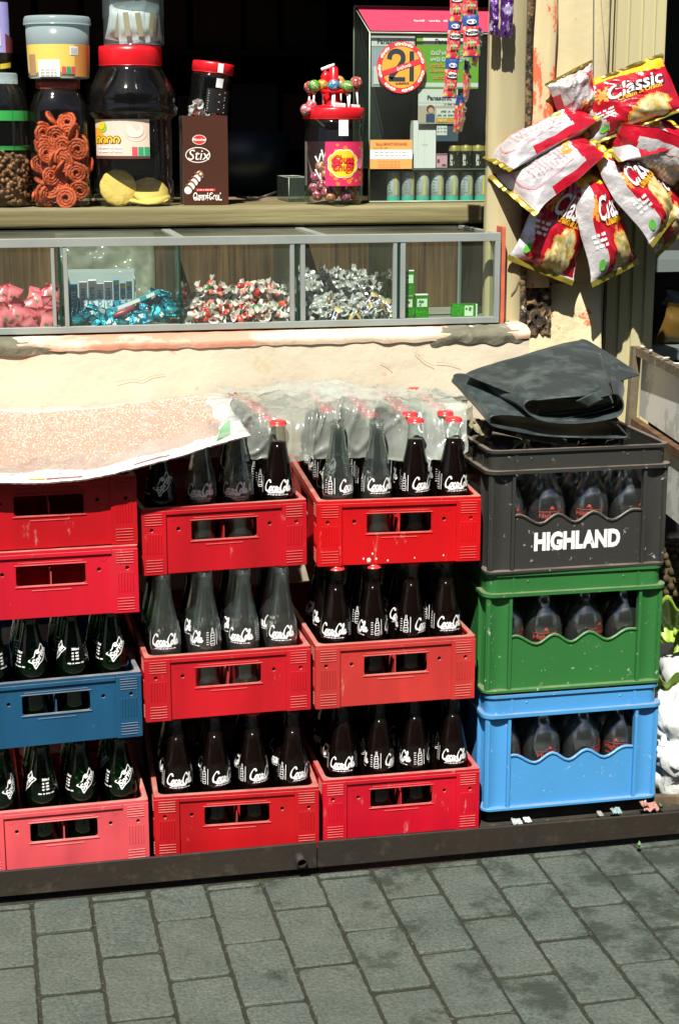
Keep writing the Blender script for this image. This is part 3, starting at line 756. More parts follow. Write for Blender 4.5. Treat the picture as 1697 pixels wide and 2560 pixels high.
fill('A3', 3, lambda i, j: 'sprite', [-.9, .55, 1.75, .35])
fill('A4', 3, lambda i, j: 'sprite', [.9, -1.3, .45, .35])
fill('B3', 3, lambda i, j: 'cola' if (i, j) != (0, 0) else 'cola', [.1, .6, .55, .6], lambda i, j: 'red' if (i, j) == (2, 0) or rnd.random() < .2 and j else None)
fill('C3', 3, lambda i, j: 'cola', [-.15, 1.15, -1.45, -.05], lambda i, j: 'red' if rnd.random() < .2 and j else None)
fill('B2', 3, lambda i, j: 'clear' if j < 2 else 'cola', [-.1, 1.9, -.45, -.2])
fill('C2', 3, lambda i, j: 'cola', [-.35, -1.5, 1.0, .1], lambda i, j: 'red')
fill('B1', 6, lambda i, j: None if (i < 2 and j > 0) or (i == 2 and j > 1) else ('sprite' if (i, j) in ((0, 0), (2, 1)) else 'clear' if i < 3 and j < 4 else 'cola'), [.2, -.15, -.4, -.15], lambda i, j: 'blue' if (i, j) == (2, 1) else 'red' if (i == 3 or j > 3) else None)
fill('C1', 6, lambda i, j: ('sprite' if (i, j) == (0, 1) else 'clear' if (i < 2 and j == 0) else 'cola'), [.85, .1, .55, .15], lambda i, j: 'red' if not (i < 2 and j == 0) and (i, j) != (0, 1) else None)

# ------------------------------------------------------------------ tall milk crates with wavy windows
MW, MD, MH = .362, .34, .2385
MPL = mat('milk_crate_plastic', rough=.38, objcol=True, var=.10, vs=6, dirt=((.62,.62,.58), 70, .635, .6, .04), dirt2=((.10,.08,.05), 6, .66, .35, .15), bump=.12, bs=120, spec=.45, dust=.4)
def make_milk(name):
    t = thing(name, '', 'crate')
    fx = lambda u, v, w_: Vector((u, w_, v)); bx = lambda u, v, w_: Vector((u, MD-w_, v))
    lx = lambda u, v, w_: Vector((w_, u, v)); rx = lambda u, v, w_: Vector((MW-w_, u, v))
    ZL = .193
    q = MB().m(MPL)
    for side_, (fr_, L_) in enumerate(((fx, MW), (bx, MW), (lx, MD), (rx, MD))):
        a, b = .052, L_-.052; n = 3
        pts = [(a, .110), (a+.022, .110)]
        step = (b-a-.044)/6
        for k in range(1, 7): pts.append((a+.022+step*k, .110+(-.018 if k % 2 else .001)))
        pts[-1] = (b-.022, .110); pts.append((b, .110))
        pts = [(a, .110)]+[(a+(b-a)*f_, .110+d) for f_, d in ((.07, 0), (.21, -.018), (.345, .0), (.48, -.018), (.62, .001), (.765, -.018), (.905, 0))]+[(b, .110)]
        sm = [(p.x, p.y) for p in catmull(pts, 4)]
        if side_ >= 1: sm = [(a, .190), (b, .190)]  # back and side windows closed off to keep the inside dark
        q.plate([(a, .005), (b, .005)]+sm[::-1], [], .0085, .0125, fr_)
        q.tube([fr_(p[0], p[1], .0085) for p in sm], .0032, 6)
        for s0, s1 in ((.0475, .0535), (L_-.0535, L_-.0475), (.0060, .0115), (L_-.0115, L_-.0060)):
            q.box(s0, s1, .0005 if s0 > .03 and s0 < L_-.03 else .0035, .0135, .006, ZL, lambda u, w_, v, fr_=fr_: fr_(u, v, w_))
        for c0, c1 in ((.0116, .0474), (L_-.0474, L_-.0116)):
            arc = [(c0+(c1-c0)*i/8, .0070+.0045*math.sin(PI*i/8)) for i in range(9)]
            vs = [fr_(x, z, y) for z in (.006, ZL) for x, y in arc]
            q.add(vs, [(i, i+1, 10+i, 9+i) for i in range(8)], True)
            q.box(c0, c1, .0122, .0135, .006, ZL, lambda u, w_, v, fr_=fr_: fr_(u, v, w_))
        q.box(.053, .058, .0045, .0060, ZL+.007, MH-.007, lambda u, w_, v, fr_=fr_: fr_(u, v, w_)); q.box(L_-.058, L_-.053, .0045, .0060, ZL+.007, MH-.007, lambda u, w_, v, fr_=fr_: fr_(u, v, w_))
        q.lathe([(.0035, 0), (.0035, .001), (0, .0012)], 10, caps=False) if False else None
    q.build('body', t, recalc=True)
    q = MB().m(MPL); idp = lambda u, v, w_: Vector((u, v, w_))
    q.plate(rrect(-.001, MW+.001, -.001, MD+.001, .018, 5), [rrect(.014, MW-.014, .014, MD-.014, .012, 5)], 0, .0060, idp)
    q.build('bottom_flange', t, bevel=.0012)
    q = MB().m(MPL)
    q.plate(rrect(-.0035, MW+.0035, -.0035, MD+.0035, .022, 6), [rrect(.010, MW-.010, .010, MD-.010, .014, 6)], ZL, ZL+.0065, idp)
    q.plate(rrect(.006, MW-.006, .006, MD-.006, .020, 6), [rrect(.010, MW-.010, .010, MD-.010, .016, 6)], ZL+.0067, MH-.0067, idp)
    q.plate(rrect(.0015, MW-.0015, .0015, MD-.0015, .022, 6), [rrect(.0105, MW-.0105, .0105, MD-.0105, .016, 6)], MH-.0065, MH-.0010, idp)
    for u in (.085, MW-.085): q.blob((u, .0062, ZL+.026), .003, 8, (1, .4, 1))
    q.build('rim', t, bevel=.0012)
    q = MB().m(MPL); q.box(.0145, MW-.0145, .0145, MD-.0145, .0005, .0035)
    for i in range(1, 4): q.box(.0145+(MW-.029)/4*i-.001, .0145+(MW-.029)/4*i+.001, .016, MD-.016, .0037, .07)
    q.build('divider', t)
    return t
mk0 = make_milk('milk_crate'); mkk = list(mk0.children)
MXL = .6435
mk1 = dup(mk0, None, mkk); mk2 = dup(mk0, None, mkk)
MILK = {'blue': (mk0, .0755, (.065,.28,.58), 'sky blue tall crate at the bottom of the right stack'),
        'green': (mk1, .3180, (.028,.15,.035), 'green tall crate in the middle of the right stack'),
        'black': (mk2, .5560, (.034,.034,.030), 'worn black tall crate with white lettering, topmost of the right stack')}
for k, (o, z, col, lb) in MILK.items():
    o.location = (MXL+(.003 if k == 'blue' else 0), .001 if k != 'green' else .003, z); o.rotation_euler = (0, 0, {'blue': .0, 'green': -.006, 'black': .006}[k]); tag(o, lb, group='tall milk bottle crates'); color(o, col)
q = MB().m(mat('painted_letters', (.82,.82,.78), .6, var=.1, vs=40, dirt=((.08,.08,.07), 60, .66, .9, .04)))
q.text('HIGHLAND', .0455, lambda a, b, c=0: Vector((a, .0079, b)), .181, .0560, bold=.055, fitw=.173)
o = q.build('lettering', mk2, recalc=False)
q = MB().m(mat('old_timber', (.12,.09,.06), .9, var=.3, vs=20)); q.box(MXL+.02, MXL+MW-.02, .03, .33, .0428, .0752)
tag(q.build('timber_block'), 'dark timber block under the sky blue crate', 'timber')
# milk bottles
MPR = [(.026, .001), (.031, 0), (.0350, .005), (.0370, .02), (.0372, .10), (.0366, .115), (.0340, .130), (.0290, .143), (.0225, .153), (.0175, .162), (.0155, .172), (.0150, .190), (.0150, .196), (.0172, .198), (.0174, .204), (.0160, .208), (.0135, .208)]
MGL = realglass('milk_bottle_glass', (.95,.97,.96), .02, .20, .03, (.42,.46,.44), (.16, .15))
RPR = flat('red_print', (.40,.05,.03), .5)
def make_milkbottle():
    t = thing('milk_bottle', '', 'bottle')
    MB().m(MGL).lathe(wall(MPR, .0026), 48, caps=False).build('glass', t, recalc=False)
    q = MB().m(RPR)
    for a0 in (0, 2.2):
        f = fr_cyl(lambda z: interp(MPR, z), 0, a0)
        q.text('Highland', .0125, f, 0, .0985, bold=.01); q.strokes([[(-.021+.042*i/8, .1065) for i in range(9)]], .0011, f)
        scrib(q, -.020, .020, .086, .004, f, .0010); q.text('MILK', .0090, f, 0, .077, bold=.01)
        q.disc(0, .114, .0028, f, 12); q.strokes([[(-.004, .110), (0, .1165), (.004, .110)]], .0009, f)
        q.strokes([[(-.021, .064), (.021, .064), (.021, .045), (-.021, .045), (-.021, .064)]], .0009, f)
    q.build('printed_label', t, recalc=False)
    return t
mb0 = make_milkbottle(); mb0k = list(mb0.children); first = True
for key, rots in (('blue', (1.3, .15, .9, -.6)), ('green', (.9, -.15, .6, .5)), ('black', (.4, .0, -.35, .3))):
    cr = MILK[key][0]
    for j in range(3):
        for i in range(4):
            if first: o = mb0; first = False
            else: o = dup(mb0, None, mb0k)
            a = cr.rotation_euler.z; u = .0145+(MW-.029)/4*(i+.5)+(.004 if j % 2 else -.003); v = .056+j*.084
            o.location = (cr.location.x+u*math.cos(a)-v*math.sin(a), cr.location.y+u*math.sin(a)+v*math.cos(a), cr.location.z+.0040)
            o.rotation_euler = (rnd.uniform(-.03, .03), rnd.uniform(-.03, .03), rots[i] if j == 0 else rnd.uniform(-3, 3))
            o['label'] = 'round shouldered empty milk bottle, %s row, %s from left, in the %s crate' % (ROWN[j], NTH[i], {'blue': 'sky blue', 'green': 'green', 'black': 'black'}[key]); o['group'] = 'milk bottles in the tall crates'
            if key != 'black' or True: pass
# ------------------------------------------------------------------ glass display case under the counter
ALU = mat('case_aluminium', (.36,.40,.37), .45, .35, var=.12, vs=12, dirt=((.35,.32,.26), 40, .62, .5))
PANE = glass('case_glass', (.90,.95,.91), (.45,.62,.50), 1.1, .04, haze=.035, hazecol=(.6,.64,.55), hs=5)
PANET = glass('case_top_glass', (.90,.95,.90), (.55,.68,.58), 1.6, .08, haze=.12, hazecol=(.45,.46,.33), hs=4)
BWOOD = mat('case_back_wood', (.13,.075,.028), .6, var=.5, vs=9, stretch=(14, 1, .6), dirt=((.20,.12,.05), 5, .5, .6, .2))
case = thing('display_case', 'long low glass display case with aluminium frame under the counter', 'display case', (0, .52, .969))
CX0, CX1, CY0, CY1, CZ0, CZ1 = -.42, P(1250, 700, .52).x, .52, .825, .9695, 1.161
bar = .0175
def cpart(q, name, **k):
    o = q.build(name, case, **k); o.matrix_parent_inverse = Matrix.Translation(-Vector(case.location)); return o
q = MB().m(ALU)
q.box(CX0, CX1, CY0, CY0+.014, CZ1-bar, CZ1); q.box(CX0, CX1, CY0, CY0+.014, CZ0, CZ0+.0135)
q.box(CX1-.012, CX1, CY0+.0001, CY0+.0139, CZ0+.0136, CZ1-bar-.0001)
for a in (137, 178, 678, 734, 925, 1005):
    pass
posts = [(130, 139), (160, 171), (726, 737), (752, 764), (983, 993), (1001, 1014)]
for a, b in posts:
    x0, x1 = P(a, 720, .52).x, P(b, 720, .52).x; q.box(x0, x1, CY0+.0015, CY0+.013, CZ0+.0137, CZ1-bar-.0002)
q.box(CX1-.012, CX1, CY0+.0142, CY1, CZ1-.010, CZ1); q.box(CX1-.012, CX1, CY0+.0142, CY1, CZ0, CZ0+.008)
q.box(CX1-.012, CX1, CY1-.012, CY1-.0002, CZ0+.0082, CZ1-.0102)
q.box(CX0, CX1-.0125, CY1-.012, CY1, CZ1-.010, CZ1)
for px_ in (452, 812):
    x0 = P(px_, 588, .52).x; q.box(x0-.010, x0+.010, CY0+.0142, CY1-.0122, CZ1-.006, CZ1-.0005)
cpart(q, 'frame', bevel=.0008)
q = MB().m(BWOOD); q.box(CX0, CX1-.013, CY1-.020, CY1-.013, CZ0+.006, CZ1-.010); cpart(q, 'back_panel')
q = MB().m(mat('case_floor', (.28,.30,.24), .5, var=.2)); q.box(CX0, CX1-.0125, CY0+.0142, CY1-.0205, CZ0, CZ0+.0055); cpart(q, 'floor_panel')
edges = [CX0]+[P(px_, 700, .52).x for px_ in (150, 450, 744, 997)]+[CX1-.012]
for a, b in zip(edges, edges[1:]):
    q = MB().m(PANE); q.rect(a+.003, b-.003, CZ0+.013, CZ1-bar, lambda u, v, w_=0: Vector((u, CY0+.007, v))); cpart(q, 'glass_pane', recalc=False)
q = MB().m(PANE); q.rect(CY0+.014, CY1-.012, CZ0+.008, CZ1-.010, lambda u, v, w_=0: Vector((CX1-.006, u, v))); cpart(q, 'end_pane', recalc=False)
q = MB().m(PANET); q.rect(CX0, CX1-.012, CY0+.0142, CY1-.0122, lambda u, v, w_=0: Vector((u, v, CZ1-.003))); cpart(q, 'top_pane', recalc=False)
DIVG = glass('divider_glass', (.82,.90,.84), (.2,.34,.26), 1.2, .04, haze=.10, hazecol=(.35,.42,.34))
for px_ in (150, 450, 744, 997):
    x = P(px_, 700, .52).x
    q = MB().m(DIVG); q.box(x-.0015, x+.0015, CY0+.015, CY1-.022, CZ0+.006, CZ1-.020)
    q.m(flat('glass_edge_dark', (.012,.04,.03), .2)); q.box(x-.0022, x+.0022, CY0+.002, CY0+.0148, CZ0+.014, CZ1-bar-.0004)
    cpart(q, 'divider')
# paper lining stuck behind the second bay
q = MB().m(mat('lining_paper', (.30,.33,.24), .8, var=.3, vs=30)); q.shell(lambda u, v: Vector((edges[1]+.005+.215*u, CY1-.024-.004*abs(nz(u*6, v*4)), CZ0+.02+.165*v)), 16, 12, .0006)
tag(q.build('lining_paper', recalc=False), 'creased greenish paper lining the back of the blue sweets bay', 'paper')

# ------------------------------------------------------------------ sweets in the case
def heap(xa, xb, ya, yb, n, hf, sd, layers=1):
    r = random.Random(sd); out = []
    for k in range(n):
        x = r.uniform(xa, xb); y = ya+(yb-ya)*r.random()**1.15
        h = hf((x-xa)/(xb-xa), (y-ya)/(yb-ya)); z = h*(1-.25*r.random()**2)
        out.append((x, y, CZ0+.008+max(.003, z), r))
    return out
def scatter(proto_o, pts, label, group, cols=None, tilt=.9, flatten=False, zr=3.1):
    for k, (x, y, z, r) in enumerate(pts):
        o = proto_o if k == 0 else dup(proto_o, None, [])
        o.location = (x, y, z); o.rotation_euler = (r.uniform(-tilt, tilt)+(.5 if flatten else 0), r.uniform(-tilt, tilt), r.uniform(-zr, zr))
        o['label'] = label; o['category'] = 'sweet'; o['group'] = group
        if cols: o.color = (*r.choice(cols), 1)
FOIL = mat('sweet_foil', rough=.25, metal=.55, objcol=True, var=.15, vs=150, bump=1, bs=260, bd=.002)
WAXP = mat('sweet_wrap', rough=.3, objcol=True, var=.12, vs=120, bump=.6, bs=200, bd=.001, coat=.4)
CELL = mat('sweet_wing', (.82,.76,.72), .22, coat=.5, var=.2, vs=90)
def twist(m_, wing, r=.0072, L=.011, name='twist_sweet'):
    q = MB().m(m_)
    q.lathe([(.001, -L), (r*.8, -L*.8), (r, -L*.3), (r*1.02, 0), (r, L*.3), (r*.8, L*.8), (.001, L)], 9, caps=False)
    q.m(wing)
    for s_ in (-1, 1):
        n = 10
        vs = [(.0013*math.cos(a), .0013*math.sin(a), s_*L*.85) for a in [2*PI*i/n for i in range(n)]]+[((.0105+.002*math.sin(3*i))*math.cos(2*PI*i/n), (.0065)*math.sin(2*PI*i/n), s_*(L+.0085+(.003 if i % 2 else 0))) for i in range(n)]
        q.add(vs, [(i, (i+1) % n, n+(i+1) % n, n+i) for i in range(n)])
    return q.build(name, recalc=False)
def pillow(m_, w_, h_, t_, name, deco=None, mats=None, mf=None):
    q = MB()
    if mats: [q.m(a) for a in mats]
    q.m(m_)
    for s_ in (-1, 1):
        def f(u, v, s_=s_):
            e = max(0, 1-(2*u-1)**2)**.5; g_ = max(0, min(1, (v-.10)/.25, (.90-v)/.25)); g_ = g_*g_*(3-2*g_)
            return Vector(((u-.5)*w_*(1-.10*g_), s_*t_*e*g_, (v-.5)*h_))
        q.grid(f, 10, 14, True, (lambda u, v: mf(u, v)) if mf else None)
    if deco: deco(q, t_)
    return q.build(name, recalc=True)
# pink pouches
PK, PKT = flat('pouch_pink', (.80,.20,.24), .35, coat=.3), flat('pouch_green_print', (.05,.25,.06), .5)
def pdeco(q, t_):
    q.m(PKT)
    for s_ in (-1, 1): scrib(q, -.007, .007, 0, .008, lambda a, b, c=0, s_=s_: Vector((a*s_, -s_*(t_+.0006), b)), .0022) 
o = pillow(PK, .030, .046, .0045, 'pink_pouch', pdeco)
xa, xb = -.235, edges[1]-.012
pts = heap(xa, xb, CY0+.022, CY0+.16, 34, lambda a, b: .012+.048*b+.010*math.sin(7*a), 5)
scatter(o, pts, 'small pink sweet pouch with green print heaped in the leftmost bay', 'pink sweet pouches in the leftmost bay', tilt=.75, zr=.5)
# blue foil sweets
o = pillow(FOIL, .026, .034, .0065, 'foil_sweet', lambda q, t_: [q.m(PRINT), scrib(q, -.008, .008, 0, .009, lambda a, b, c=0: Vector((a, -t_-.0005, b)), .0028), scrib(q, -.008, .008, 0, .009, lambda a, b, c=0: Vector((-a, t_+.0005, b)), .0028)])
pts = heap(edges[1]+.016, edges[2]-.012, CY0+.020, CY0+.13, 58, lambda a, b: .010+.030*b+.028*max(0, a-.45)+.005*math.sin(9*a), 8)
scatter(o, pts, 'turquoise foil sweet with white print in the blue bay', 'turquoise foil sweets', [(.01,.30,.42), (.02,.38,.50), (.01,.22,.36), (.04,.42,.55)], 1.1, zr=.8)
# red / white / green twists
o = twist(WAXP, CELL)
pts = heap(edges[2]+.014, edges[3]-.012, CY0+.020, CY0+.17, 165, lambda a, b: .010+.062*b**.8*(.75+.25*math.sin(3.1*a)), 11)
scatter(o, pts, 'red, white or green twist-wrapped sweet heaped in the middle bay', 'twist-wrapped sweets in the middle bay', [(.62,.03,.02), (.70,.08,.04), (.78,.22,.14), (.85,.80,.74), (.02,.20,.06), (.02,.18,.05), (.42,.02,.02), (.62,.04,.03)], 3.1)
# silver twists
o = twist(mat('silver_wrap', (.66,.66,.64), .22, .6, var=.3, vs=200, bump=1, bs=300), flat('silver_wing', (.74,.74,.72), .2, metal=.45), .0082, .0105, 'silver_sweet')
pts = heap(edges[3]+.012, edges[4]-.010, CY0+.030, CY0+.20, 190, lambda a, b: .014+.080*b**.7*(.85+.15*math.sin(3*a)), 13)
scatter(o, pts, 'silver twist-wrapped sweet in the big silver heap', 'silver twist-wrapped sweets', None, 3.1)
BRN = flat('bar_brown', (.16,.05,.025), .35, coat=.3); GOLDW = flat('bar_gold', (.72,.55,.22), .3, metal=.3)
q0 = lambda q, t_: [q.m(flat('bar_white', (.75,.76,.8), .4)), q.rect(-.005, .005, -.012, .012, lambda a, b, c=0: Vector((a, -t_-.0006, b))), q.m(flat('bar_navy', (.03,.05,.25), .4)), scrib(q, -.010, .010, 0, .006, lambda a, b, c=0: Vector((-b, -t_-.0009, a)), .0020)]
o = pillow(BRN, .018, .042, .0045, 'chocolate_bar', q0, [BRN, GOLDW], lambda u, v: 1 if (v < .2 or v > .8) else 0)
pts = heap(edges[3]+.016, edges[4]-.016, CY0+.020, CY0+.055, 15, lambda a, b: .012+.02*b+.016*max(0, a-.5)*2, 17)
for k, (x, y, z, r) in enumerate(pts):
    c = o if k == 0 else dup(o, None, []); c.location = (x, y, z); c.rotation_euler = (r.uniform(-.9, -.1), r.uniform(-.3, .3)+r.choice((-.9, .4, 1.0)), r.uniform(-.7, .7))
    tag(c, 'small brown and gold chocolate bar lying before the silver sweets', 'sweet', 'small brown chocolate bars')
# chewing gum carton and packs
xg, yg, zg = edges[1]+.016, CY0+.075, CZ0+.028
CARD = flat('gum_carton_grey', (.42,.50,.50), .5)
t = thing('gum_carton', 'open grey blue carton holding upright gum packs in the blue bay', 'carton', (xg, yg, zg), (.10, 0, -.03))
q = MB().m(CARD)
for b_ in ((0, .142, .052, .054, 0, .080), (0, .142, 0, .002, 0, .012), (0, .002, .0022, .0518, 0, .074), (.140, .142, .0022, .0518, 0, .072), (.0022, .1398, .0022, .0518, 0, .002)): q.box(*b_)
q.build('box', t)
q = MB().m(CARD); q.box(-.001, .143, .0545, .0565, .0805, .086); q.build('flap', t)
GB, GW = flat('gum_blue', (.03,.38,.62), .4), flat('gum_white', (.84,.88,.90), .4)
gums = [(.006, GB, 'WHITE'), (.026, GW, 'POLISH'), (.045, GW, 'WHITE'), (.060, GW, 'POLISH'), (.078, GW, 'POLISH'), (.097, GB, 'ICE'), (.1105, GB, 'ICE'), (.1235, GB, 'MINT')]
for k, (gx, gm, s_) in enumerate(gums):
    g = thing('gum_pack', '%s upright gum pack, %s from the left in the grey carton' % ('blue' if gm is GB else 'white', ['first', 'second', 'third', 'fourth', 'fifth', 'sixth', 'seventh', 'eighth'][k]), 'gum pack', (xg+gx, yg+.008, zg+.004+.004*(k % 3)), (.10, 0, -.03), 'upright gum packs')
    w_ = .0115 if k > 4 else .0165
    q = MB().m(gm); q.box(0, w_, 0, .010, 0, .060); q.build('box', g, bevel=.0006)
    q = MB().m(PRINT if gm is GB else flat('gum_letters', (.10,.36,.60), .5)); q.text(s_, .012, lambda a, b, c=0: Vector((a, -.0005, b)), w_/2, .028, bold=.03, rot=PI/2)
    if k > 4: q.m(flat('gum_yellow', (.75,.6,.15), .5)); q.rect(.001, w_-.001, .050, .058, lambda a, b, c=0: Vector((a, -.0004, b)))
    q.build('printed_label', g, recalc=False)
for k, (a, b, c_, d, lb) in enumerate(((280, 775, 365, 742, 'turquoise gum stick pack leaning across the foil sweets'), (330, 757, 398, 727, 'turquoise gum stick pack lying behind the leaning one'))):
    p0, p1 = P(a, b, CY0+.035+.01*k), P(c_, d, CY0+.05+.01*k); q = MB().m(flat('gum_teal', (.03,.36,.45), .35)); q.tube([p0, p1], .0055, 4, smooth=False); q.m(PRINT)
    q.tube([p0.lerp(p1, .15)+Vector((0, -.0012, 0)), p0.lerp(p1, .8)+Vector((0, -.0012, 0))], .0049, 4, smooth=False); tag(q.build('gum_stick'), lb, 'gum pack')
q = MB().m(flat('maroon_wrap', (.30,.03,.06), .35)); p0, p1 = P(283, 790, CY0+.025), P(336, 766, CY0+.03); q.tube([p0, p0.lerp(p1, .1), p0.lerp(p1, .5)+Vector((0, 0, -.002)), p1], [.003, .006, .0065, .004], 8); tag(q.build('maroon_sweet'), 'single maroon wrapped sweet on top of the turquoise ones', 'sweet')
# crumpled cling film round the carton
FILM = glass('cling_film', (.93,.96,.94), (.7,.78,.74), 2.2, .12, haze=.10, hazecol=(.7,.75,.72), hs=14, bump=1, bs=25)
q = MB().m(FILM); q.grid(lambda u, v: Vector((xg-.012+.185*u+.012*nz(v*5, u*3), yg+.058+.02*nz(u*7, v*7, 1)+.02*(1-v), zg-.02+.165*v*(1-.35*max(0, u-.6))+.010*nz(u*9, v*4, 2))), 40, 30)
tag(q.build('film_wrap', recalc=False), 'torn crinkled clear film rising behind the gum carton', 'plastic film')
# green mint boxes
MGR = glass('mint_box_green', (.25,.75,.15), (.05,.35,.02), 1.4, .05, haze=.25, hazecol=(.10,.62,.04)); MINT = flat('mint_green', (.16,.60,.05), .4)
def mints(px_, py_, w_, h_, yy, lb, ry=0):
    p = P(px_, py_, yy); k = mpp(*p); W1, H1 = w_*k, h_*k
    t = thing('mint_box', lb, 'mint box', (p.x, yy, p.z), (0, ry, 0), 'green mint boxes in the right bay')
    MB().m(MGR).box(0, W1, 0, .013, 0, H1).build('box', t)
    q = MB().m(MINT); r = random.Random(int(px_))
    for i in range(26): q.blob((r.uniform(.004, W1-.004), r.uniform(.004, .009), r.uniform(.003, H1*.5)), .0032, 7, (1, .8, .75))
    q.build('mints', t)
    q = MB().m(flat('mint_label', (.60,.75,.55), .4)); q.rect(W1*.12, W1*.88, H1*.52, H1*.88, lambda a, b, c=0: Vector((a, -.0006, b)))
    q.m(flat('mint_ink', (.02,.20,.05), .5)); scrib(q, W1*.25, W1*.75, H1*.75, H1*.14, lambda a, b, c=0: Vector((a, -.001, b)), H1*.05); q.disc(W1*.35, H1*.6, H1*.05, lambda a, b, c=0: Vector((a, -.001, b)), 10)
    q.build('label', t, recalc=False)
    q = MB().m(flat('mint_lid', (.72,.76,.70), .3)); q.box(.0008, W1-.0008, .0008, .0122, H1+.0004, H1+.004); q.build('lid', t, bevel=.001)
    return t
mints(1005, 796, 29, 54, .56, 'green mint box at the bottom left of the small stack')
mints(1038, 796, 34, 56, .555, 'green mint box standing right of the small stack')
mints(1005, 738, 32, 58, .56, 'green mint box topmost of the small stack')
t = mints(1127, 762, 34, 62, .60, 'green mint box lying on its side by the glass end', PI/2); t.location.z += .0; t.location = P(1130, 760, .60)

# ------------------------------------------------------------------ jars and boxes on the counter
JG = glass('jar_plastic', (.95,.97,.95), (.42,.48,.44), 1.5, .05, haze=.004)
FROST = glass('frosted_tub', (.72,.80,.80), (.5,.6,.6), 1.2, .2, haze=.40, hazecol=(.50,.62,.64))
LIDR = mat('lid_red', (.68,.012,.02), .3, var=.08, vs=20); LIDM = mat('lid_maroon', (.28,.045,.025), .4, var=.1)
ZT = ZC+.0008
def jar(name, lb, px_, py_, y, prof, lid=None, lidm=None, group='sweet jars on the counter', rot=(0, 0, 0), sq=0, mod=None, gm=None, n=40, z=None):
    """profile and lid are given in photo pixels at the jar's own distance"""
    p = P(px_, py_, y); k = mpp(*p); zz = ZT if z is None else z
    t = thing(name, lb, 'jar', (p.x, y, zz), rot, group); pr = [(r*k, h*k) for r, h in prof]
    MB().m(gm or JG).lathe(pr, n, sq=sq, mod=mod).build('glass', t, recalc=False)
    if lid:
        q = MB().m(lidm); q.lathe([(r*k, h*k) for r, h in lid], 48, mod=lambda a, z_: .0004*math.cos(40*a) if lidm in (LIDR, LIDM) else 0); q.build('lid', t, recalc=False)
    return t, k, pr
YJ = .885
# 0: ribbed jar of nuts (cut by the frame)
t, k, pr = jar('nut_jar', 'clear ribbed jar half full of roasted nuts at the far left', 4, 516, YJ, [(70, 1), (80, 8), (82, 60), (80, 110), (79, 140), (81, 150), (79, 170), (78, 215), (76, 240), (70, 265), (60, 285), (52, 296), (50, 310)], [(53, 296), (53, 318), (50, 322), (0, 323)], FROST, mod=lambda a, z: .0022*math.cos(14*a) if z > .045 else .0006*math.cos(14*a))
q = MB().m(flat('jar_green_tape', (.03,.30,.06), .4)); rf = lambda z: interp(pr, z)+.0012
for z0, z1 in ((208, 232), (138, 148)): q.grid(lambda u, v: fr_cyl(rf, 0)((u-.5)*.30, (z0+(z1-z0)*v)*k), 30, 3)
q.build('tape', t, recalc=False)
NUT = mat('nut_brown', (.36,.17,.07), .5, var=.3, vs=70)
q = MB().m(NUT); r = random.Random(2)
for i in range(300):
    a = r.uniform(-1.7, 1.7); zz = r.uniform(.006, .118*(.8+.2*math.cos(a))); rr = interp(pr, min(zz, .2))-.008-abs(r.gauss(0, .004))
    q.blob((rr*math.sin(a), -rr*math.cos(a), zz), .0056, 6, (1, .85, 1.15), Euler((r.uniform(0, 3), r.uniform(0, 3), 0)).to_matrix())
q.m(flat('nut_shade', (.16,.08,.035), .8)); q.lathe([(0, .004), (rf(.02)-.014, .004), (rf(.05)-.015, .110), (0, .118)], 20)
o = q.build('nuts', loc=t.location); tag(o, 'roasted brown nuts filling the lower half of the leftmost jar', 'nuts', kind='stuff')
# tin with photographs above it
t2, k2, pr2 = jar('printed_tub', 'lilac printed tub of sweets standing on the nut jar at the top left', -4, 516, YJ, [(44, 0), (50, 5), (51, 30), (51, 160), (49, 180), (44, 190)], [(48, 190), (48, 215), (0, 216)], FROST, z=ZT+323*k+.001)
f = fr_cyl(lambda z: interp(pr2, z), 0)
q = MB().m(flat('lilac', (.42,.38,.78), .4)); q.grid(lambda u, v: f((-.055+.095*u), (45+118*v)*k2, .0004), 24, 4)
q.m(flat('maroon_print', (.20,.03,.05), .5)); q.grid(lambda u, v: f((.028+.028*u), (45+(45-14*u)*v)*k2, .001), 10, 4)
for zz in (60, 112):
    q.m(flat('tub_white', (.75,.68,.72), .5)); q.grid(lambda u, v: f((-.006+.024*u), (zz+38*v)*k2, .0012), 8, 4)
    q.m(flat('tub_rose', (.42,.10,.14), .5)); q.grid(lambda u, v: f((-.003+.018*u), (zz+5+28*v)*k2, .0018), 8, 4); q.disc(.006, (zz+18)*k2, .0045, lambda a, b, c=0: f(a, b, .0024), 14)
q.m(flat('tub_yellow', (.75,.62,.05), .5)); q.grid(lambda u, v: f((.015+.025*u), (6+12*v)*k2+.004*u, .001), 8, 2)
q.build('label', t2, recalc=False)
# 1: jar of red spiral snacks
pj = [(62, 1), (74, 7), (76, 30), (75, 60), (77, 66), (76, 100), (74, 104), (76, 110), (76, 150), (74, 155), (75, 162), (75, 205), (74, 225), (70, 245), (60, 268), (50, 283), (48, 300)]
t, k, pr = jar('spiral_snack_jar', 'clear square-shouldered jar packed with orange red spiral snacks', 156, 516, YJ-.02, pj, [(52, 284), (54, 286), (54, 306), (0, 307)], LIDM, sq=.35)
SPI = mat('spiral_orange', (.62,.10,.022), .6, var=.25, vs=60, bump=1, bs=150, bd=.003)
def spiral():
    q = MB().m(SPI); pts = []
    for i in range(75):
        a = i/75*2*PI*2.9; rr = .0038+.00185*a/(2*PI)*2.35; pts.append((rr*math.cos(a), .0008*math.sin(a*2), rr*math.sin(a)))
    q.tube(pts, [.0026+.0005*math.sin(i*2.1) for i in range(75)], 7); return q.build('spiral_snack')
sp0 = spiral(); base = t.location.copy(); r = random.Random(21); kk = 0
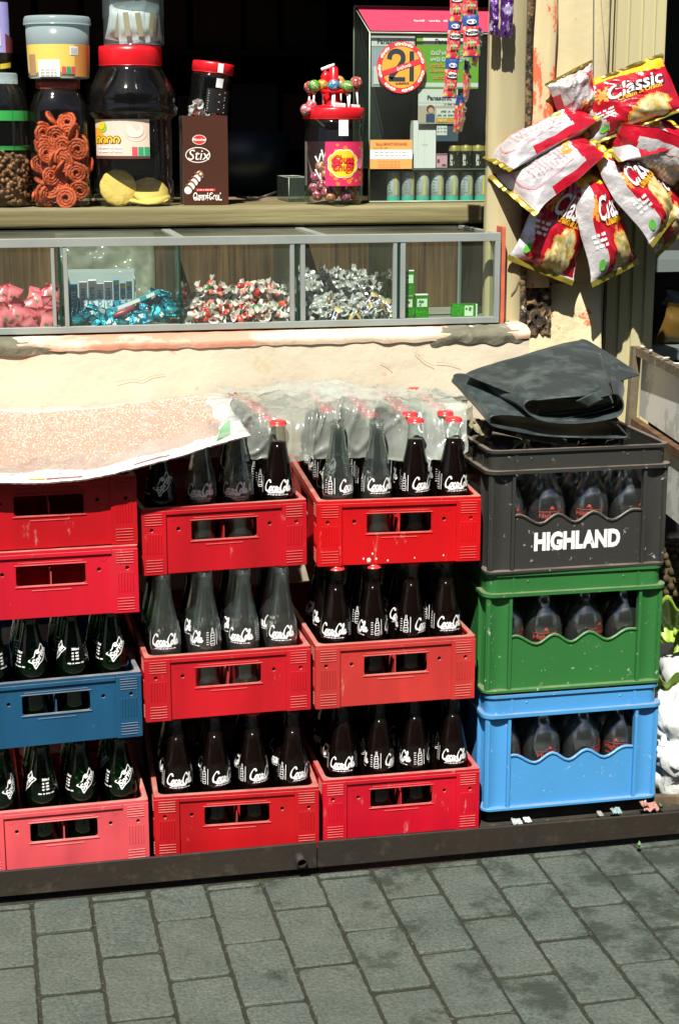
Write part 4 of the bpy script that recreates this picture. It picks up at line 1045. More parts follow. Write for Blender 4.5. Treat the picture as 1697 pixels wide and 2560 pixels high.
rows_ = [(-40, 28, -42), (8, 14, -50), (46, 40, -46), (-30, 76, -48), (38, 82, -50), (-52, 60, -24), (4, 108, -46), (-38, 128, -44), (44, 138, -46), (6, 148, -40), (-10, 172, -38), (34, 182, -38), (-44, 176, -28), (0, 60, -30), (56, 104, -20), (-58, 104, -20), (20, 205, -20), (-20, 212, -10), (-6, 40, -12), (30, 20, -20), (-54, 18, -20), (26, 158, -22), (-24, 92, -22), (24, 118, -24)]
rows_ += [(r.uniform(-58, 58), r.uniform(14, 165), r.uniform(-10, 10)) for _ in range(18)]+[(r.uniform(-50, 50), r.uniform(20, 175), -36) for _ in range(14)]
for (dx, dz, dy) in rows_:
    c = sp0 if kk == 0 else dup(sp0, None, []); kk += 1
    c.location = base+Vector((dx*k*.92, dy*k*.95, max(.018, dz*k))); c.rotation_euler = (r.uniform(-.35, .35)+(1.1 if kk % 6 == 0 else 0), r.uniform(-3, 3), r.uniform(-.4, .4)-dx*.008); s_ = r.uniform(1.25, 1.5); c.scale = (s_,)*3
    tag(c, 'orange red spiral snack inside the square-shouldered jar', 'snack', 'spiral snacks in the jar')
# round tub with yellow label on top of it
t2, k2, pr2 = jar('round_tub', 'frosted round tub with yellow label standing on the spiral snack jar', 160, 516, YJ-.02, [(70, 0), (74, 4), (76, 80), (77, 128)], [(81, 126), (82, 130), (80, 142), (77, 146), (0, 147)], FROST, z=ZT+307*k+.001, gm=FROST)
f = fr_cyl(lambda z: interp(pr2, z), 0)
q = MB().m(flat('label_yellow', (.78,.56,.12), .45)); q.grid(lambda u, v: f((-.5+u)*.148*1.2, (3+76*v)*k2), 40, 3)
q.m(flat('label_orange', (.62,.27,.06), .45)); q.grid(lambda u, v: f(.030+.045*u, (4+74*v)*k2, .0004), 16, 3)
q.m(flat('label_brown', (.42,.24,.13), .45)); q.grid(lambda u, v: f(-.075+.022*u, (6+(50)*v)*k2, .0004), 10, 3)
q.m(flat('label_paper', (.82,.82,.80), .5)); q.grid(lambda u, v: f(-.046+.045*u, (3+40*v)*k2, .0008), 12, 3); q.grid(lambda u, v: f(.020+.018*u, (54+20*v)*k2, .0008), 6, 2)
q.m(flat('label_ink', (.25,.27,.33), .6))
for i in range(3): scrib(q, -.040, -.006, (7+6*i)*k2, .0028, lambda a, b, c=0: f(a, b, .0014), .0006)
for i in range(6): q.strokes([[(.023+.0024*i, 56*k2), (.023+.0024*i, 71*k2)]], .0009, lambda a, b, c=0: f(a, b, .0014))
for i, cc in enumerate(((.6,.08,.10), (.03,.32,.14), (.6,.08,.10))):
    q.m(flat('mark%d' % (i % 2), cc, .5)); q.grid(lambda u, v: f(.003+.0095*i+.008*u, (9+18*v)*k2, .001), 3, 2)
q.build('label', t2, recalc=False)
# 2: the big jar of biscuits
pj = [(84, 1), (96, 8), (99, 20), (99, 60), (95, 66), (97, 76), (97, 205), (100, 212), (112, 222), (114, 238), (108, 246), (111, 256), (110, 270), (104, 284), (92, 305), (80, 325), (74, 335), (73, 360)]
t, k, pr = jar('biscuit_jar', 'large bulging clear jar with red lid and a few yellow biscuits', 336, 516, YJ, pj, [(76, 336), (77, 338), (77, 370), (75, 382), (0, 383)], LIDR)
f = fr_cyl(lambda z: interp(pr, z), 0)
q = MB().m(flat('biscuit_label', (.70,.56,.46), .45)); q.grid(lambda u, v: f(-.092+.118*u, (118+90*v)*k), 30, 3)
q.m(flat('biscuit_orange', (.80,.36,.03), .5)); q.grid(lambda u, v: f(-.092+(.030-.012*v)*u, (150+57*v)*k, .0004), 8, 4)
q.m(flat('biscuit_pic', (.72,.50,.38), .6)); q.disc(.000, 180*k, .0215, lambda a, b, c=0: f(a, b, .0006), 24)
q.m(flat('biscuit_pic_light', (.82,.66,.53), .6)); q.disc(-.002, 184*k, .0165, lambda a, b, c=0: f(a, b, .001), 20)
q.m(flat('biscuit_lime', (.25,.50,.03), .5)); q.disc(-.068, 190*k, .011, lambda a, b, c=0: f(a, b, .001), 16)
q.m(flat('biscuit_gold', (.85,.55,.02), .5)); q.disc(-.071, 193*k, .008, lambda a, b, c=0: f(a, b, .0014), 16)
q.m(flat('biscuit_dark', (.10,.03,.02), .6)); q.grid(lambda u, v: f(-.092+.118*u, (115+7*v)*k, .0006), 30, 1)
for i in range(4):
    for mm, wd, of in (('biscuit_dark', .0068, .001), ('biscuit_gold', .0034, .0016)):
        q.m(_mc[mm]); q.strokes([[(-.085+i*.0145, 152*k), (-.085+i*.0145, 162*k), (-.079+i*.0145, 166*k), (-.075+i*.0145, 160*k), (-.077+i*.0145, 152*k)]], wd, lambda a, b, c=0: f(a, b, of))
q.m(flat('label_white', (.85,.80,.78), .5))
for i in range(2): scrib(q, -.080, -.024, (142-9*i)*k, .0052, lambda a, b, c=0: f(a, b, .0012), .0017)
for i, cc in enumerate(('mark0', 'mark1', 'mark1')): q.m(_mc[cc]); q.grid(lambda u, v: f(-.008+.0115*i+.010*u, (121+22*v)*k, .001), 3, 2)
q.build('label', t, recalc=False)
BIS = mat('biscuit_yellow', (.86,.62,.15), .8, var=.12, vs=30, dirt=((.60,.38,.08), 60, .56, .7), bump=.8, bs=90, bd=.003)
q = MB().m(BIS); q.lathe([(0, -.004), (.030, -.0038), (.0345, -.001), (.0345, .001), (.031, .004), (.012, .0062), (0, .0066)], 30, mod=lambda a, z: .0006*math.sin(11*a)); b0 = q.build('biscuit')
for i, (dx, dy, dz, rx, ry, lb) in enumerate(((-42, -52, 40, 1.35, .25, 'yellow round biscuit standing on edge in the big jar'), (38, -40, 30, .75, .1, 'yellow round biscuit leaning on top in the big jar'), (42, -48, 13, .25, -.1, 'yellow round biscuit lying on the bottom right of the big jar'), (8, -14, 12, .2, .15, 'yellow round biscuit lying flat behind the others'))):
    c = b0 if i == 0 else dup(b0, None, []); c.location = t.location+Vector((dx*k, dy*k*.7, dz*k+.004)); c.rotation_euler = (rx, ry, 0); c.scale = (1.18, 1.18, 1.18); tag(c, lb, 'biscuit', 'biscuits in the big jar')
# clear tub with white packets standing on the big jar
t2, k2, pr2 = jar('packet_tub', 'tall frosted tub of white packets standing on the big biscuit jar', 346, 516, YJ, [(72, 0), (74, 4), (73, 60), (75, 64), (74, 130), (76, 136)], [(80, 134), (80, 150), (0, 151)], FROST, z=ZT+383*k+.001, gm=glass('tub_clear', (.82,.90,.90), (.5,.6,.6), 1.2, .12, haze=.12, hazecol=(.5,.6,.62)))
o0 = pillow(flat('packet_white', (.80,.79,.76), .45), .045, .088, .012, 'white_packet', lambda q, t_: [q.m(flat('packet_tan', (.5,.36,.18), .6)), q.rect(-.006, .006, -.030, .02, lambda a, b, c=0: Vector((a, -t_-.001, b)))])
for i, (dx, dy) in enumerate(((-50, -20), (-22, -44), (12, -48), (42, -40), (56, -10), (-10, 0), (25, 5))):
    c = o0 if i == 0 else dup(o0, None, []); c.location = t2.location+Vector((dx*k2*.8, dy*k2*.7, .047)); c.rotation_euler = (rnd.uniform(-.15, .15), rnd.uniform(-.2, .2), rnd.uniform(-.5, .5)); tag(c, 'small white packet standing inside the tall frosted tub', 'packet', 'white packets in the tub')
# 3: brown wafer box and the small tilted jar on it
p0 = P(461, 516, .875); k = mpp(*p0)
t = thing('wafer_box', 'dark brown carton of wafer sticks with white script on the counter', 'box', (p0.x, .875, ZT), (0, 0, -.03)); BW, BH, BD = 111*k, 217*k, .10
CHOC = mat('choc_card', (.060,.017,.007), .45, var=.08, vs=10); q = MB().m(CHOC); q.box(0, BW, 0, .0012, 0, BH); q.box(BW-.0012, BW, .0013, BD, 0, BH); q.box(0, BW, BD, BD+.001, 0, BH-.02)
q.m(flat('carton_side', (.13,.10,.08), .5)); q.box(0, .0012, .0013, BD, 0, BH); q.m(flat('carton_inside', (.5,.46,.4), .7)); q.box(.0014, BW-.0014, .0016, BD-.001, BH-.010, BH-.009)
q.build('carton', t)
f = lambda a, b, c=0: Vector((a*k, -.0006-c, b*k))
q = MB().m(flat('box_white', (.82,.78,.72), .5))
ring = [(36+30*math.cos(a), 122+18*math.sin(a)) for a in [2*PI*i/26 for i in range(26)]]; q.strokes([ring+[ring[0]]], 2.0, f)
q.text('Stix', 36, f, 37, 121, bold=.0, shear=.2)
for i in range(5): q.disc(10+i*7.5, 36+i*9.5, 9.5, lambda a, b, c=0: f(a, b, .0002*i), 18)
q.m(flat('box_choc_swirl', (.22,.07,.03), .5))
for i in range(4): q.strokes([[(4+i*7.5, 50+i*9.5), (14+i*7.5, 47+i*9.5), (21+i*7.5, 38+i*9.5)]], 3.4, lambda a, b, c=0: f(a, b, .0016))
q.disc(42, 76, 7, lambda a, b, c=0: f(a, b, .002), 16); q.m(flat('box_cream', (.80,.62,.42), .5)); q.disc(42, 76, 3.4, lambda a, b, c=0: f(a, b, .0026), 14)
q.m(flat('box_red', (.62,.02,.02), .5)); q.disc(40, 159, 16, lambda a, b, c=0: f(a, (b-159)*.68+159), 24); q.rect(30, 78, 33, 40, f)
q.m(flat('box_white', (.82,.78,.72), .5)); q.disc(40, 159, 17.5, lambda a, b, c=0: f(a, (b-159)*.68+159), 24, 0, 15.5); q.text('Munchee', 9, lambda a, b, c=0: f(a, b, .0008), 40, 159, bold=.03, shear=.2)
scrib(q, 33, 75, 36.5, 3, lambda a, b, c=0: f(a, b, .0008), .9)
q.text('\u0bc6\u0b9a\u0bbe\u0b95\u0bcd\u0bc7\u0bb2\u0b9f\u0bcd', 22, lambda a, b, c=0: f(a, b, .0008), 58, 18, bold=.035, fitw=72)
q.build('printed_front', t, recalc=False)
zj = ZT+BH
t, k, pr = jar('small_sweet_jar', 'small clear jar with taped red lid leaning on the brown wafer box', 519, 300, .93, [(44, 1), (50, 6), (51, 12), (50, 80), (52, 96), (48, 106), (42, 112), (42, 120)], [(49, 108), (52, 111), (52, 130), (50, 134), (0, 135)], LIDR, rot=(0, .13, 0), z=zj-.004)
f = fr_cyl(lambda z: interp(pr, z), 0)
q = MB().m(flat('black_label', (.012,.012,.012), .4)); q.grid(lambda u, v: f(-.012+.058*u, (12+58*v)*k), 16, 3)
q.m(flat('label_ink_white', (.6,.6,.6), .6))
for i in range(9): q.strokes([[(-.009, (64-i*6)*k), (.015+.012*(i % 3 != 1), (64-i*6)*k)]], .0013, lambda a, b, c=0: f(a, b, .0008))
q.m(flat('tape_white', (.82,.80,.80), .4)); q.grid(lambda u, v: f(.004+.014*u, (74+22*v)*k, .0006), 6, 3)
q.build('label', t, recalc=False)
q = MB().m(_mc['tape_white']); rl = 52.6*k; q.grid(lambda u, v: Vector(((rl)*math.sin(.1+.28*u), -rl*math.cos(.1+.28*u), (110+22*v)*k)), 4, 2); q.grid(lambda u, v: Vector((.000+.016*u-.018*v, (-rl+.001)*(1-v*1.3), 135.6*k)), 4, 4); q.build('tape', t, recalc=False)
q = MB(); r = random.Random(5); ca = [flat('toffee_a', (.55,.12,.12), .3), flat('toffee_b', (.12,.35,.42), .3), flat('toffee_c', (.6,.6,.6), .3)]
q = twist(ca[0], ca[2], .0065, .008, 'toffee')
for i in range(14):
    c = q if i == 0 else dup(q, None, []); a = r.uniform(-1.9, 1.9); c.location = t.location+Vector((.027*math.sin(a), -.027*math.cos(a), .010+.018*r.random())); c.rotation_euler = (r.uniform(0, 3), r.uniform(0, 3), 0); tag(c, 'wrapped toffee in the bottom of the small leaning jar', 'sweet', 'toffees in the small jar')
# 4: lollipop jar
t, k, pr = jar('lollipop_jar', 'clear jar with red lid and round yellow flower label full of lollipops', 834, 524, .86, [(62, 1), (71, 7), (73, 20), (73, 178), (69, 184), (72, 190), (73, 206)], [(74, 206), (76, 208), (76, 230), (73, 234), (0, 235)], LIDR)
f = fr_cyl(lambda z: interp(pr, z), 0)
q = MB().m(flat('pop_label', (.70,.03,.12), .4)); q.grid(lambda u, v: f(-.028+.094*u, (46+106*v)*k), 24, 3)
q.m(flat('pop_orange', (.80,.22,.04), .4)); r = random.Random(8)
for i in range(26): q.disc(-.024+.085*r.random(), (50+98*r.random())*k, r.uniform(.003, .006), lambda a, b, c=0: f(a, b, .0003), 10)
cxl, czl = .008, 100*k
def flower(R, of, m_):
    q.m(m_); n = 64; pts = [((R*(1+.085*abs(math.sin(4*2*PI*i/n)))*math.cos(2*PI*i/n)), (R*(1+.085*abs(math.sin(4*2*PI*i/n)))*math.sin(2*PI*i/n))) for i in range(n)]
    q.add([f(cxl, czl, of)]+[f(cxl+a, czl+b, of) for a, b in pts], [(0, 1+i, 1+(i+1) % n) for i in range(n)])
flower(.0300, .0008, flat('flower_white', (.85,.80,.62), .4)); flower(.0278, .0012, flat('flower_yellow', (.88,.62,.03), .4))
q.m(flat('pop_letters', (.72,.03,.02), .4)); ft = lambda a, b, c=0: f(a, b, .0018)
q.text('Chupa', .0235, ft, cxl-.001, czl+.0088, bold=.03, shear=.25, fitw=.042); q.text('Chups', .0235, ft, cxl-.002, czl-.0085, bold=.03, shear=.25, fitw=.042)
q.strokes([[(cxl+.002, czl-.019), (cxl+.010, czl-.021), (cxl+.016, czl-.017)]], .0012, ft)
q.m(flat('pop_pink', (.78,.22,.35), .35)); q.disc(.046, 100*k, .0095, lambda a, b, c=0: f(a, (b-100*k)*1.25+100*k, .0016), 16)
q.build('label', t, recalc=False)
q = MB().m(flat('label_back', (.50,.40,.40), .6)); fbk = fr_cyl(lambda z: interp(pr, z), 0, PI, -.0012); q.grid(lambda u, v: fbk(-.09+.19*u, (46+106*v)*k), 30, 2); q.build('back_label', t, recalc=False)
q = MB().m(_mc['label_paper']); q.grid(lambda u, v: f(-.002+.019*u, (166+38*v)*k, .0005), 6, 3); q.m(_mc['pop_orange']); q.disc(.0075, 184*k, .0050, lambda a, b, c=0: f(a, b, .001), 12); q.build('seal', t, recalc=False)
def pop_mats(): 
    return mat('pop_wrap', rough=.25, objcol=True, var=.5, vs=160, dirt=((.78,.66,.62), 120, .55, .9, .04), coat=.5)
STK = flat('pop_stick', (.82,.80,.78), .5)
def make_pop():
    t_ = thing('lollipop', '', 'lollipop'); q = MB().m(pop_mats()); q.blob((0, 0, 0), .0138, 14, (1, 1, .95)); q.lathe([(.006, -.014), (.0022, -.019)], 10, caps=False); q.build('sweet', t_)
    q = MB().m(STK); q.tube([(0, 0, -.012), (0, 0, -.062)], .0021, 8); q.build('stick', t_); return t_
pop0 = make_pop(); popk = list(pop0.children); fp = [True]
def pop(pos, rot, col, lb, grp, s_=1):
    if fp[0]: o = pop0; fp[0] = False
    else: o = dup(pop0, None, popk)
    o.location = pos; o.rotation_euler = rot; o.scale = (s_,)*3; tag(o, lb, 'lollipop', grp); color(o, col); return o
jl = t.location.copy()
cols = [(.62,.08,.12), (.70,.25,.05), (.65,.12,.25), (.72,.30,.12)]
for i, (dx, dy, dz, rx, ry) in enumerate(((-50, -25, 22, 2.0, .5), (-18, -50, 18, .9, 1.9), (22, -50, 20, 1.2, -1.8), (50, -22, 24, .5, 1.4), (-40, -38, 48, .3, -.5), (-4, -10, 22, 1, 1), (-52, -10, 66, .25, .2), (-40, -20, 92, .15, .25), (36, -10, 50, 2.4, 1), (4, -20, 48, 1.7, 2.2), (-20, 10, 60, .2, .5), (28, 10, 30, 1.1, 2.4), (-30, -44, 30, .4, 1.2), (36, -40, 34, 2.2, .4), (-56, -6, 40, 1.6, .2), (0, -40, 34, .2, -2.0), (54, 4, 44, .3, 2.6), (-26, -30, 74, .1, .3), (16, -6, 60, .4, 2.8))):
    pop(jl+Vector((dx*k*.92, dy*k*.92, dz*k)), (PI+.35*math.sin(rx*5), .35*math.sin(ry*4), i), cols[i % 4], 'wrapped lollipop lying inside the red-lidded lollipop jar', 'lollipops inside the jar', .92)
rack = thing('lollipop_rack', 'small red stand on the jar lid holding lollipops', 'rack', jl+Vector((0, 0, 235*k)))
q = MB().m(LIDR); q.lathe([(.040, 0), (.040, .003), (.016, .006), (.012, .040), (.010, .085), (.006, .088), (0, .088)], 20); q.build('post', rack)
q = MB().m(LIDR); q.lathe([(.026, .030), (.030, .034), (.026, .038)], 24, caps=False); q.build('ring', rack)
gcol = [(.75,.30,.12), (.15,.50,.05), (.70,.45,.05), (.04,.30,.55), (.20,.55,.08), (.68,.14,.12)]
zt_ = 235*k
for i, (px_, py_, yy, cc, w_) in enumerate(((775, 217, .87, 5, 'red'), (786, 214, .845, 1, 'green'), (806, 212, .87, 2, 'yellow'), (834, 213, .84, 3, 'blue'), (852, 210, .875, 0, 'orange'), (868, 216, .845, 4, 'lime'), (890, 205, .875, 5, 'pink'), (846, 203, .90, 2, 'golden'))):
    pop(P(px_, py_, yy), (.03, .08*(1 if px_ < 834 else -1), i), gcol[cc], '%s wrapped lollipop upright on the red stand, number of sticks below' % w_ if False else '%s wrapped lollipop standing upright on the little red stand' % w_, 'upright lollipops on the stand', 1.05)
for i, (px_, py_, yy, ry, lb) in enumerate(((764, 273, .83, -.9, 'leftmost'), (806, 281, .815, -1.3, 'front'), (778, 262, .85, -1.2, 'middle'))):
    pop(P(px_, py_, yy), (.2, ry, 0), (.75,.20,.25), 'red and white wrapped lollipop lying on the jar lid, %s of three' % lb, 'lollipops lying on the lid', .95)
for i, (px_, py_, yy) in enumerate(((848, 264, .82), (884, 268, .84))):
    q = MB().m(_mc['label_paper']); q.box(-.014, .014, -.0004, .0004, -.007, .007); q.m(_mc['label_ink'])
    for j in range(8): q.rect(-.009+j*.0022, -.0080+j*.0022, -.004, .004, lambda a, b, c=0: Vector((a, -.0008, b)))
    tag(q.build('price_tag', loc=P(px_, py_, yy), rot=(0, .08, .1)), '%s white barcode tag among the lollipop sticks' % ('left' if i == 0 else 'right'), 'price tag')
for i, px_ in enumerate((832, 870)):
    q = MB().m(STK); a, b = P(px_, 292, .825), P(px_+4, 236, .83); q.tube([a, b], .0021, 8); tag(q.build('spare_stick'), 'bare white lollipop stick, %s of two, before the red stand' % ('left' if i == 0 else 'right'), 'stick')
pw = [P(822, 300, .87), P(818, 230, .87), P(812, 190, .87), P(818, 178, .87)]
q = MB().m(LIDR); q.tube(pw, [.006, .009, .010, .009], 8)
q.m(_mc['label_paper']); q.tube([P(803, 173, .868), P(822, 166, .868), P(836, 160, .868)], [.004, .0045, .003], 6); tag(q.build('wrapped_stick'), 'tall red and white wrapped sweet rising behind the lollipops', 'sweet')
# ------------------------------------------------------------------ battery display box on the counter
YD = .90
def PX(px, y=YD): return P(px, 300, y).x
def PZ(py, px=1000, y=YD): return P(px, py, y).z
DX0, DX1, DY1 = PX(923), PX(1262), 1.06
ZD0, ZF, ZR = ZT, PZ(80, 925), PZ(14, 890, DY1)
disp = thing('battery_display', 'tall clear display box of batteries with slanted red top beside the door post', 'display box', (DX0, YD, ZT))
def dpart(q, name, **k):
    o = q.build(name, disp, **k); o.matrix_parent_inverse = Matrix.Translation(-Vector(disp.location)); return o
ACR = glass('acrylic', (.88,.94,.90), (.35,.5,.42), 1.3, .05, haze=.035, hazecol=(.5,.55,.5), hs=6)
q = MB().m(ACR); q.rect(DX0, DX1, ZD0, ZF, lambda u, v, w_=0: Vector((u, YD, v))); dpart(q, 'front_pane', recalc=False)
q = MB().m(ACR); q.add([(DX0, YD, ZD0), (DX0, DY1, ZD0), (DX0, DY1, ZR), (DX0, YD, ZF)], [(0, 1, 2, 3)]); dpart(q, 'side_pane', recalc=False)
q = MB().m(flat('acrylic_edge', (.30,.36,.28), .3)); e = .0022
q.tube([(DX0, YD, ZD0), (DX0, YD, ZF), (DX0, DY1, ZR), (DX0, DY1, ZD0)], e, 6); q.tube([(DX0, YD, ZF), (DX1, YD, ZF)], e, 6); q.tube([(DX0, DY1, ZR), (DX1, DY1, ZR)], e, 6); q.tube([(DX0, YD, ZD0+.002), (DX1, YD, ZD0+.002)], e, 6)
dpart(q, 'edge_strip')
q = MB().m(flat('display_back', (.020,.032,.026), .5)); q.box(DX0, DX1, DY1, DY1+.003, ZD0, ZR-.003); dpart(q, 'back_panel')
zs = PZ(421)
q = MB().m(flat('display_shelf', (.10,.13,.10), .3)); q.box(DX0+.003, DX1, YD+.004, DY1-.002, zs-.003, zs); dpart(q, 'shelf')
q = MB().m(flat('display_red', (.66,.05,.10), .45)); du = Vector((0, DY1-YD, ZR-ZF))
fs_ = lambda u, v, c=0: Vector((u, YD, ZF))+du*v+Vector((0, -.4, 1)).normalized()*(.003+c)
q.rect(DX0+.003, DX1, .03, .97, fs_, 8, 2)
q.m(flat('display_pale', (.78,.62,.58), .5))
L_ = du.length
def sin_glyph(q, x, y, s_, fr, k):
    G = [[[(0,0),(.1,.5),(.5,.6),(.8,.3),(.6,0),(.3,.1),(.4,.3)], [(.8,.3),(1,.7),(.7,.9)]], [[(.1,.4),(.4,.7),(.8,.5),(.8,.1),(.4,0),(.2,.2),(.5,.35)]], [[(0,.6),(.3,0),(.6,.6),(.9,.1),(1.1,.6)]], [[(.5,.3),(.2,.1),(.1,.5),(.5,.7),(.9,.5),(.8,.1),(.5,.3)], [(.5,.8),(.8,1)]]]
    for ln in G[k % 4]: q.strokes([[(x+a*s_, y+b*s_) for a, b in ln]], s_*.2, fr)
def sin_word(q, x, y, s_, fr, n, seed=0):
    for i in range(n): sin_glyph(q, x+i*s_*1.15, y, s_, fr, i*3+seed+i//2)
fsr = lambda a, b, c=0: fs_(DX0+a, b/L_, .001)
sin_word(q, .118, L_*.38, .0125, fsr, 2, 1); sin_word(q, .155, L_*.38, .0125, fsr, 2, 2); sin_word(q, .190, L_*.38, .0125, fsr, 4, 3)
dpart(q, 'header_card', recalc=False)
def battery(col, cap, r_, h_, band, name):
    t = thing(name, '', 'battery'); q = MB().m(col); q.lathe([(0, 0), (r_*.92, 0), (r_, .0015), (r_, h_-.0015), (r_*.93, h_)], 24); q.lathe([(r_*.93, h_), (r_*.35, h_+.0002), (r_*.35, h_+.0018), (0, h_+.0019)], 16, caps=False)
    q.m(cap); q.lathe([(r_*1.012, .0006), (r_*1.012, band)], 24, caps=False); q.build('cell', t, recalc=False)
    return t
SILV = mat('battery_silver', (.66,.70,.70), .35, .3, var=.3, vs=60, stretch=(1, 1, .3)); TEAL = flat('battery_teal', (.04,.50,.36), .35)
kD = mpp(DX0+.1, YD+.03, 1.3)
bt0 = battery(SILV, TEAL, 16.3*kD, 72*kD, 11*kD, 'battery'); 
q = MB().m(flat('battery_yellow', (.62,.56,.10), .5)); rr_ = 16.6*kD
q.grid(lambda u, v: Vector((rr_*math.sin(.35+.28*u), -rr_*math.cos(.35+.28*u), (14+48*v)*kD)), 3, 1)
q.m(flat('battery_print', (.16,.26,.36), .5)); f = fr_cyl(lambda z: rr_, 0, -.35)
for i in range(6): scrib(q, -.006, .004, (20+8*i)*kD, .0035, f, .0009, i)
q.build('label', bt0, recalc=False); bk = list(bt0.children)
pp = P(988, 504, YD+.028)
for i in range(8):
    o = bt0 if i == 0 else dup(bt0, None, bk); x = P(983+36.6*i, 480, YD+.028).x
    o.location = (x, YD+.028, ZT+.003); o.rotation_euler = (0, 0, rnd.uniform(-.5, .5)); tag(o, 'silver battery with teal foot, %s from left in the bottom row' % ('first second third fourth fifth sixth seventh eighth'.split()[i]), 'battery', 'silver batteries')
BLK, BGOLD = flat('battery_black', (.015,.017,.012), .3), flat('battery_gold', (.42,.36,.10), .35, metal=.4)
bb0 = battery(BGOLD, BLK, 15*kD, 55*kD, 42*kD, 'battery')
q = MB().m(_mc['battery_yellow']); rb = 15.4*kD; f2 = fr_cyl(lambda z: rb, 0, 0)
q.strokes([[(-.002, 10*kD), (.008, 40*kD)], [(.010, 8*kD), (-.006, 26*kD)]], .0007, f2); q.build('label', bb0, recalc=False); 
q = MB().m(PRINT); q.text('BATTERY', .0085, lambda a, b, c=0: fr_cyl(lambda z: rb, 0, -.5)(a, b+20*kD, .0003), bold=.04, rot=PI/2, sx=.72); q.build('lettering', bb0, recalc=False); bbk = list(bb0.children)
for i, px_ in enumerate((1135, 1164, 1194, 1224)):
    o = bb0 if i == 0 else dup(bb0, None, bbk); o.location = (P(px_, 400, YD+.03).x, YD+.03, zs+.0006); o.rotation_euler = (0, 0, .2*i-.2); tag(o, 'black and gold battery, %s from left on the display shelf' % NTH[i], 'battery', 'black batteries')
def card(name, lb, cat, x0, x1, y0, y1, y, layers, th=.001):
    """flat printed card; pixel rectangle on the plane y"""
    p = P((x0+x1)/2, y0, y); k = mpp(*p); ox = P(x0, (y0+y1)/2, y).x; oz = P((x0+x1)/2, y1, y).z; W1, H1 = (x1-x0)*k*1.02, (y1-y0)*k*1.03
    t = thing(name, lb, cat, (ox, y, oz)); q = MB().m(layers[0]); q.box(0, W1, 0, th, 0, H1); q.build('card', t)
    fr_ = lambda a, b, c=0: Vector((a*W1, -.0005-c, b*H1)); q = MB(); layers[1](q, fr_, W1, H1); q.build('print', t, recalc=False); return t
WHT, GRN, INK, ORG = flat('card_white', (.70,.72,.70), .4), flat('card_green', (.17,.42,.03), .45), flat('card_ink', (.03,.04,.05), .5), flat('card_orange', (.78,.36,.10), .5)
def L1(q, f, W1, H1):
    q.m(WHT); q.rect(.10, .97, .83, .97, f); q.rect(0, 1, .03, .11, f); q.m(INK); q.text('Panasonic', H1*.135, lambda a, b, c=0: Vector((a, -.0012, b)), W1*.5, H1*.885, bold=.02)
    q.m(_mc['display_pale']); ff = lambda a, b, c=0: Vector((a, -.0012, b))
    q.m(WHT); sin_word(q, W1*.22, H1*.64, .011, ff, 2, 1); sin_word(q, W1*.40, H1*.64, .011, ff, 4, 2); sin_word(q, W1*.72, H1*.64, .011, ff, 3, 0); sin_word(q, W1*.22, H1*.52, .011, ff, 3, 2); sin_word(q, W1*.50, H1*.52, .011, ff, 4, 1)
    q.m(ORG); sin_word(q, W1*.22, H1*.40, .009, ff, 5, 0); sin_word(q, W1*.22, H1*.31, .009, ff, 5, 3); sin_word(q, W1*.26, H1*.18, .009, ff, 5, 1)
card('battery_card', 'green and white hanging battery card behind the round sticker', 'card', 1041, 1199, 96, 220, YD+.014, (GRN, L1))
def L2(q, f, W1, H1):
    q.m(WHT); q.rect(.02, .98, .80, .97, f); q.m(INK); q.text('Panasonic', H1*.14, lambda a, b, c=0: Vector((a, -.0012, b)), W1*.45, H1*.885, bold=.02)
    q.m(flat('card_blue_grey', (.35,.42,.48), .5)); q.rect(.05, .95, .30, .75, f); q.m(WHT); q.rect(.08, .5, .05, .4, f, off=.0004)
card('battery_card', 'grey and white battery card half hidden by the round sticker', 'card', 924, 1038, 96, 216, YD+.010, (flat('card_grey', (.32,.38,.37), .5), L2))
def L3(q, f, W1, H1):
    q.m(WHT); q.rect(.0, 1, .60, .88, f); q.m(INK); q.text('Panasonic', H1*.19, lambda a, b, c=0: Vector((a, -.0012, b)), W1*.53, H1*.735, bold=.03)
    scrib(q, W1*.66, W1*.96, H1*.565, H1*.05, lambda a, b, c=0: Vector((a, -.0012, b)), .0007)
    q.m(flat('card_photo', (.50,.42,.34), .5)); q.rect(.0, 1, .02, .52, f); q.m(flat('card_navy', (.04,.07,.16), .5)); q.rect(.20, .42, .04, .28, f, off=.0004)
    q.m(flat('card_hair', (.12,.04,.02), .5)); q.disc(.31*W1, .42*H1, .0095, lambda a, b, c=0: Vector((a, -.0014, b)), 14); q.m(flat('card_skin', (.62,.38,.27), .5)); q.disc(.32*W1, .38*H1, .0068, lambda a, b, c=0: Vector((a, -.0016, b)), 14)
    q.m(flat('card_gold', (.70,.34,.04), .5)); q.rect(.46, 1, .03, .16, f, off=.0004); q.m(WHT); q.rect(.46, .98, .17, .44, f, off=.0004)
    q.m(flat('card_yellow', (.85,.7,.2), .5)); q.text('NEW', H1*.12, lambda a, b, c=0: Vector((a, -.0018, b)), W1*.62, H1*.095, bold=.04); q.m(INK); scrib(q, W1*.58, W1*.95, H1*.35, H1*.07, lambda a, b, c=0: Vector((a, -.0016, b)), .0011); scrib(q, W1*.48, W1*.95, H1*.24, H1*.06, lambda a, b, c=0: Vector((a, -.0016, b)), .0009)
card('battery_card', 'battery card with picture of a dark-haired person in the display', 'card', 1045, 1145, 226, 308, YD+.010, (WHT, L3))
